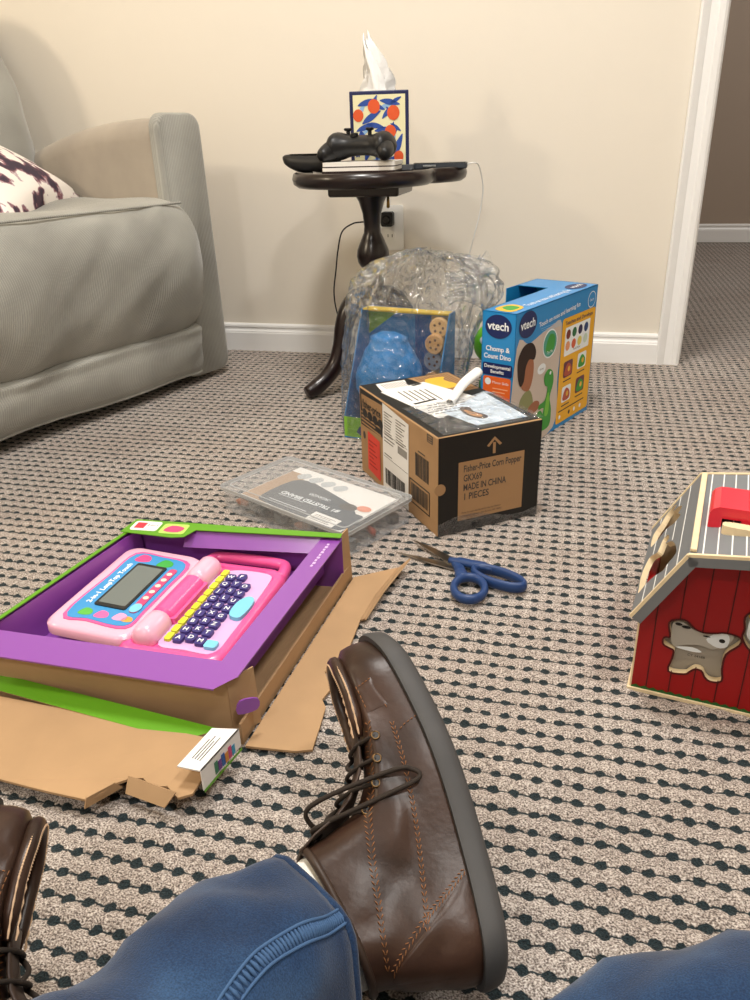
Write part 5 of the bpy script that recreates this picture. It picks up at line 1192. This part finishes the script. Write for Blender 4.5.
def boot(HP, TP, Sdir, near, prefix_label, tilt=14):
    """HP heel sole point, TP toe sole point (world), Sdir approximate direction of the visible side."""
    L = (TP-HP).normalized(); S_ = V(Sdir); S_ = (S_-L*S_.dot(L)).normalized(); U = S_.cross(L)*near
    ta = math.radians(tilt); S_, U = S_*math.cos(ta)-U*math.sin(ta), U*math.cos(ta)+S_*math.sin(ta)
    BLn = (TP-HP).length
    def Q(t, u, s):    # t along, u up (dorsum), s side
        spring = .80*(t-.12)**2
        ue = u*.74 if u < .075 else .0555+(u-.075)*.80
        ue += (t-.045)*.34*smst(.095, .143, u)
        return HP+L*t+U*(ue+spring)+S_*s
    T_ = BLn
    def halfw(t, u):
        x = t/T_
        w = .034+.0*x
        w = .0335*(1-smst(.25, .62, x))+.047*smst(.25, .62, x)
        w *= 1-.10*smst(.85, 1, x); w += .0030*smst(.045, .08, u)*noise.noise(V(t*22+7*near, u*34, 2.3))+.0016*smst(.03, .06, u)*noise.noise(V(t*60, u*45, 5.3*near))
        w *= 1-.10*smst(.03, .08, u)*smst(.35, .6, x)
        return w
    def topf(u):       # front extent at height u
        pts = [(0, T_), (.045, T_-.001), (.058, T_-.004), (.068, T_-.014), (.074, T_-.035), (.078, T_-.065), (.084, T_-.095), (.094, T_-.122), (.108, T_-.148), (.125, T_-.160), (.145, T_-.166), (.17, T_-.172)]
        for (a, p), (b, q) in zip(pts, pts[1:]):
            if a <= u <= b: return p+(q-p)*(u-a)/(b-a)
        return pts[-1][1]
    def heelb(u): return .006*math.sin(min(1, u/.07)*PI)*-1+.004+.010*smst(.07, .13, u)-.004*smst(.03, 0, u)
    NN = 56
    def ring(u, off=0, uo=None, tmax=None):
        t0 = heelb(u)-off; t1 = (topf(u) if tmax is None else tmax)+off; out = []
        for k in range(NN):
            ph = 2*PI*k/NN; tau = (1-math.cos(ph))/2; t = t0+(t1-t0)*tau
            hw = halfw(max(0, min(T_, t)), u)+off
            tf = topf(u) if tmax is None else tmax
            # round the ends
            dl = min(1, (t-t0)/.034); dr = min(1, (t1-t)/(.050 if u < .07 else .03))
            e = math.sqrt(max(0, 1-(1-max(0, dl))**2))*math.sqrt(max(0, 1-(1-max(0, dr))**2))
            sgn = 1 if ph < PI else -1
            s = hw*e*sgn
            if sgn*1 < 0: s *= 1
            out.append(Q(t, u if uo is None else uo, s))
        return out
    us = [.020, .027, .034, .042, .050, .057, .063, .068, .072, .075, .078, .081, .085, .090, .096, .103, .110, .118, .127, .136, .143]
    up = MB(); up.loft([ring(u) for u in us], m_leather, True, True, False)
    # rolled collar inward
    upper = up.build('boot', person, smooth=True)
    upper['label'] = prefix_label
    m = MB(); m.tube(ring(.143)+ring(.143)[:1], .0035, m_leather2, 8); m.build('collar', upper, smooth=True)
    s = MB(); 
    s.loft([ring(.026, .001), ring(.026, .0050), ring(.021, .0062), ring(.010, .0055), ring(.004, .0045), ring(0, .001)], m_sole, True, True, True)
    s.build('sole', upper, smooth=True, auto=.9)
    hs_ = MB(); hr = []
    for u, o in ((.0, .0045), (-.014, .003)):
        r = []
        for k in range(28):
            ph = 2*PI*k/28; t = .045-.045*math.cos(ph); dl = min(1, t/.034); e = math.sqrt(max(0, 1-(1-dl)**2)) if t < .034 else 1
            r.append(Q(t-o*.5, u, (.0335+o)*e*(1 if ph < PI else -1)*(1 if t < .089 else .0)))
        hr.append(r)
    # side surface point
    def P(t, u, sd=1, off=.0008):
        t0 = heelb(u); t1 = topf(u); dl = max(0, min(1, (t-t0)/.034)); dr = max(0, min(1, (t1-t)/(.050 if u < .07 else .03)))
        e = math.sqrt(max(0, 1-(1-dl)**2))*math.sqrt(max(0, 1-(1-dr)**2))
        return Q(t, u, (halfw(t, u)*e+off)*sd)
    def stitch(path, mm, sd=1, step=.0042, r=.00045, l=.0030, rows=1, slant=.0):
        m = MB(); pts = []
        for (a, b) in zip(path, path[1:]):
            n = max(1, int(math.hypot(b[0]-a[0], b[1]-a[1])/step))
            for i in range(n): pts.append((a[0]+(b[0]-a[0])*i/n, a[1]+(b[1]-a[1])*i/n, (b[0]-a[0]), (b[1]-a[1])))
        for (t, u, dt, du) in pts:
            q = math.hypot(dt, du); dt /= q; du /= q
            for rr_ in range(rows):
                o = (rr_-(rows-1)/2)*.0024*1.25; ct, cu_ = t-du*o, u+dt*o; sl_ = slant*(1 if rr_ else -1)
                a = P(ct-(dt-du*sl_)*l/2, cu_-(du+dt*sl_)*l/2, sd, .0007); b = P(ct+(dt-du*sl_)*l/2, cu_+(du+dt*sl_)*l/2, sd, .0007); m.tube([a, (a+b)/2+S_*sd*.0004, b], [r*.6, r, r*.6], mm, 5)
        return m
    def patch(path_lo, path_hi, mm, sd=1, off=.0014, n=14):
        m = MB(); rings_ = []
        def samp(pp, k):
            k *= len(pp)-1; i = min(int(k), len(pp)-2); f = k-i; return (pp[i][0]+(pp[i+1][0]-pp[i][0])*f, pp[i][1]+(pp[i+1][1]-pp[i][1])*f)
        g = [[None]*(n+1) for _ in range(n+1)]; vs = []; fs = []
        for j in range(n+1):
            for i in range(n+1):
                lo = samp(path_lo, i/n); hi = samp(path_hi, i/n); t = lo[0]+(hi[0]-lo[0])*j/n; u = lo[1]+(hi[1]-lo[1])*j/n
                vs.append(P(t, u, sd, off if 0 < j < n and 0 < i < n else .0004))
        for j in range(n):
            for i in range(n): a = j*(n+1)+i; fs.append((a, a+1, a+n+2, a+n+1))
        m.add(vs, fs, mm); return m
    for sd in (1, -1):
        k8 = 1.25
        def pp8(*a): return [(t, u*k8) for t, u in a]
        patch(pp8((.002, .022), (.066, .022)), pp8((.014, .092), (.016, .095)), m_leather, sd, .0014).build('heel_counter', upper, smooth=True)
        patch(pp8((.205, .040), (.232, .043)), pp8((.203, .060), (.226, .060)), m_leather, sd, .0016, 8).build('saddle_tab', upper, smooth=True)
        for path, rows in ((pp8((.067, .024), (.045, .062), (.018, .096)), 2), (pp8((.038, .062), (.075, .057), (.110, .052), (.150, .047), (.192, .043)), 2), (pp8((.188, .022), (.184, .034), (.180, .042)), 1),
                           (pp8((.204, .042), (.231, .045), (.227, .059), (.205, .059)), 1), (pp8((.024, .098), (.060, .092), (.095, .088), (.125, .084), (.150, .076), (.185, .066), (.200, .061)), 2)):
            stitch(path, m_th, sd, rows=rows, slant=.6 if rows == 2 else 0).build('stitching', upper)
    # moccasin toe rim and recessed plug
    def TPt(t, s, du=0):
        lo, hi = .066, .143
        # find u where topf(u)=t
        for _ in range(30):
            mid = (lo+hi)/2
            if topf(mid) > t: lo = mid
            else: hi = mid
        return Q(t, lo+du, s)
    rimp = []
    for k in range(33):
        a = -PI/2+PI*k/32; t = T_-.060+.046*math.cos(a) if True else 0; s = .031*math.sin(a)*(1-.0)
        rimp.append((t, s))
    rimp = [(T_-.095, -.026), (T_-.078, -.029)]+rimp+[(T_-.078, .029), (T_-.095, .026)]
    path = [TPt(t, s, .004) for t, s in rimp]
    m = MB(); m.tube(path, [.003]+[.0062]*(len(path)-2)+[.003], m_leather, 10); m.build('toe_rim', upper, smooth=True)
    m = MB(); pp = smooth_path([p+U*.0055 for p in path], 2)
    for i in range(0, len(pp)-1, 1):
        a, b = pp[i], pp[i+1]; m.tube([a, (a+b)/2+U*.0006, b], [.0006, .0011, .0006], m_th2, 5)
    pp = smooth_path([p+S_*.0058*(1 if s > 0 else -1)+U*.001 for p, (t, s) in zip(path, rimp)], 2)
    for i in range(0, len(pp)-1, 1):
        a, b = pp[i], pp[i+1]; m.tube([a, (a+b)/2, b], [.0006, .0010, .0006], m_th2, 5)
    m.build('stitching', upper)
    # vamp tongue
    vs = []; 
    m = MB(); rings_ = []
    for j in range(10):
        t = T_-.085-.085*j/9; r = []
        for k in range(9): s = -.024+.048*k/8; r.append(TPt(t, s, .005+.004*math.cos(PI*s/.048)))
        rings_.append(r)
    m.loft(rings_, m_leather2, False).build('tongue', upper, smooth=True, solid=.002)
    # eyelet facings, eyelets, laces
    eye = [(T_-.100, .0255, -.0040), (T_-.118, .026, -.0050), (T_-.136, .027, -.0055), (T_-.152, .029, -.006)]
    ep = {}
    for i, (t, s, du) in enumerate(eye):
        for sd in (1, -1):
            c = TPt(t, 0, 0)-U*.0; 
            # on side surface
            lo, hi = .05, .15
            uu = None
            for _ in range(30):
                mid = (lo+hi)/2
                if topf(mid) > t: lo = mid
                else: hi = mid
            uu = lo-.009; c = P(t-.004, uu, sd, .0012); ep[(i, sd)] = c
            nr = S_*sd; a1_ = L; b1_ = U; m = MB()
            path = [c+(a1_*math.cos(q)+b1_*math.sin(q))*.0032 for q in [2*PI*k/14 for k in range(15)]]
            m.tube(path, .0008, mat('brass_eyelet', '6E5638', .45, metal=1), 6); m.build('eyelet', upper, smooth=True)
            MB().tube([c-nr*.001, c+nr*.0004], .0034, m_black, 12).build('eyelet_hole', upper)
    m = MB()
    def topc(t, du=.011, s=0): return TPt(t, s, du)
    for i in range(4):
        t = eye[i][0]; m.tube(smooth_path([ep[(i, -1)], topc(t, .004, -.024), topc(t, .013, 0), topc(t, .006, .022), ep[(i, 1)]], 5), .0019, m_lace, 8)
        if i < 3: m.tube(smooth_path([topc(t, .010, -.012), topc((t+eye[i+1][0])/2, .014, 0), topc(eye[i+1][0], .010, .014)], 5), .0019, m_lace, 8)
    kt = topc(T_-.154, .012, 0)
    m.ball(kt, .005, m_lace, 8)
    sidev = S_
    m.tube(smooth_path([kt, kt+L*.016+sidev*.020+U*.002, ep[(2, 1)]+sidev*.006+L*.004-U*.012, ep[(2, 1)]+sidev*.008-U*.030+L*.000, ep[(2, 1)]+sidev*.008-U*.032-L*.008, ep[(3, 1)]+sidev*.008-U*.014+L*.004, kt+sidev*.016, kt], 6), .0020, m_lace, 8)
    m.tube(smooth_path([kt, kt+U*.008-L*.010+sidev*.004, kt+U*.010-L*.022, kt+U*.004-L*.032], 5), .0019, m_lace, 8)
    m.tube(smooth_path([kt, kt-sidev*.02+L*.012, kt-sidev*.034+L*.004, kt-sidev*.018-L*.006, kt], 5), .0019, m_lace, 8)
    m.build('laces', upper, smooth=True)
    # sock
    sk = MB(); rr2 = []
    for u, o in ((.120, -.006), (.143, -.004), (.150, -.0035), (.165, -.0045), (.195, -.006)): rr2.append(ring(u, o))
    sk.loft(rr2, m_sock).build('sock', person, smooth=True)
    ank = Q((heelb(.15)+topf(.15))/2, .165, 0)
    return ank, L, U, S_, Q
HPt = PZ(519, 968, .040); TPo = PZ(402, 636, .165)
viewd = (V(0, 0, H)-(HPt+TPo)/2).normalized()
ankA, LA, UA, SA, QA = boot(HPt, TPo, viewd, 1, 'brown leather lace-up boot, sole turned right, in the middle foreground')
def _px(P):
    d = P-V(0,0,H); return 375+F*d.dot(cr)/d.dot(cf), 500-F*d.dot(cu2)/d.dot(cf)
print('boot axes', _px(ankA), _px(ankA-UA*.03), [ _px(QA(t,.143,s_)) for t,s_ in ((.01,0),(.1,0),(.05,.033),(.05,-.033))], ankA, UA)
# the other boot, mostly outside the frame at lower left: sole turned left
TP2 = V(-.430, .330, .155); HP2 = V(-.357, .086, .030)
view2 = (V(0, 0, H)-(HP2+TP2)/2).normalized()
ankB, LB, UB, SB, QB = boot(HP2, TP2, view2, -1, 'brown leather boot with laces showing at the lower left edge')
print('boot2', LB, UB, SB, ankB)

# jeans: one continuous tube hem - knee - hip - hip - knee - hem
hemA = ankA-UA*.028
shinA = [hemA, hemA+UA*.03+V(-.01, -.015, 0), V(-.32, .20, .13), V(-.43, .12, .14)]
def legring(c, d, r, ref, seed, amp=.006, flat=1.0):
    d = d.normalized(); sd = d.cross(ref)
    if sd.length < 1e-4: sd = d.orthogonal()
    sd.normalize(); up_ = sd.cross(d).normalized(); out = []
    for k in range(40):
        a = 2*PI*k/40; q = c+(sd*math.cos(a)+up_*math.sin(a)*flat)*r; nz_ = amp*noise.noise(q*16+V(seed, 0, 0))+amp*.6*noise.noise(q*34+V(seed, 2, 0)); out.append(q+(q-c).normalized()*nz_)
    return out
hemB = ankB-UB*.012
key = [(PZ(298, 950, .105), .055), (PZ(222, 1000, .125), .062), (PZ(60, 1180, .15), .074), (V(-.34, .0, .20), .088), (V(-.42, -.10, .19), .098), (V(-.32, -.17, .15), .104), (V(-.16, -.25, .14), .112),
       (V(.06, -.25, .14), .112), (V(.24, -.16, .15), .104), (V(.36, .04, .15), .100), (V(.34, .26, .12), .088), (V(.17, .318, .085), .076), (V(.03, .265, .064), .062), (V(-.10, .205, .058), .055), (ankB+UB*.05, .054), (ankB-UB*.016, .052)]
cp = smooth_path([k_[0] for k_ in key], 7); cr_ = []
for i in range(len(key)-1):
    for k in range(7): cr_.append(key[i][1]+(key[i+1][1]-key[i][1])*k/7)
cr_.append(key[-1][1])
rings = []
for i, p in enumerate(cp):
    d = cp[min(i+1, len(cp)-1)]-cp[max(0, i-1)]; rings.append(legring(p, d, cr_[i], V(0,0,1) if abs(d.normalized().z) < .95 else V(1,0,0), 3, .011))
jm = MB(); jm.loft(rings, m_den, True, False, False)
# waist
wr_ = []
for z, rx, ry in ((.06, .12, .08), (.10, .17, .12), (.16, .18, .13), (.22, .17, .125), (.27, .165, .12)):
    wr_.append([V(-.05, -.24, z)+V(rx*math.cos(2*PI*k/40), ry*math.sin(2*PI*k/40), 0) for k in range(40)])
jm.loft(wr_, m_den)
jeans = jm.build('jeans', person, smooth=True, solid=.0025)
jeans['label'] = 'blue denim jeans legs crossed in front'
for idx in (0, len(cp)-1):
    r = rings[idx]; MB().tube(r+r[:1], .0032, m_den, 8).build('hem', jeans, smooth=True)
c = cp[0]; vdir = (V(0, 0, H)-c).normalized()+V(.1, .25, 0); kb = max(range(40), key=lambda k: (rings[0][k]-c).normalized().dot(vdir.normalized()))
sm_ = MB()
for i in range(0, 19):
    for f_ in (0, .25, .5, .75):
        e = []
        for dk in (0, 1):
            a = rings[i][(kb+dk) % 40]; b = rings[i+1][(kb+dk) % 40]; q = lerp(a, b, f_); cc_ = lerp(cp[i], cp[i+1], f_); e.append(q+(q-cc_).normalized()*.0012)
        sm_.tube([e[0], (e[0]+e[1])/2+(e[0]-cp[i]).normalized()*.0006, e[1]], [.0007, .0014, .0007], m_stitch, 5)
sm_.build('seam_ridge', jeans, smooth=True)
for dk in (0, 1):
    pts = []
    for i in range(0, 20):
        r = rings[i]; a = r[(kb+dk) % 40]; pts.append(a+(a-cp[i]).normalized()*.0016)
    MB().tube(smooth_path(pts, 3), .0011, m_stitch, 6).build('side_seam', jeans, smooth=True)

# ------------------------------------------------------------------ lights
def area(name, loc, size, power, col, target=None, shape='DISK'):
    l = bpy.data.lights.new(name, 'AREA'); l.shape = shape; l.size = size; l.energy = power; l.color = col
    o = bpy.data.objects.new(name, l); COL.objects.link(o); o.location = loc
    d = (V(target)-V(loc)) if target else V(0, 0, -1); o.rotation_euler = d.to_track_quat('-Z', 'Y').to_euler()
    return o
warm = (1, .84, .62); neu = (1, .965, .92)
pl_ = bpy.data.lights.new('floor_lamp', 'POINT'); pl_.energy = 36; pl_.color = warm; pl_.shadow_soft_size = .09
po = bpy.data.objects.new('floor_lamp', pl_); COL.objects.link(po); po.location = (-2.15, .35, 1.5)
area('ceiling_lamp', (-.35, 1.0, 2.40), .40, 31, neu)
area('ceiling_lamp', (.7, .1, 2.40), .25, 20, neu)
area('ceiling_lamp', (-.6, -1.4, 2.40), .3, 20, neu)
area('hall_lamp', (1.2, 3.6, 2.40), .16, 17, neu)
wd = bpy.data.worlds.new('world'); SC.world = wd; wd.use_nodes = True; wd.node_tree.nodes['Background'].inputs[0].default_value = (.8, .85, .9, 1); wd.node_tree.nodes['Background'].inputs[1].default_value = .3
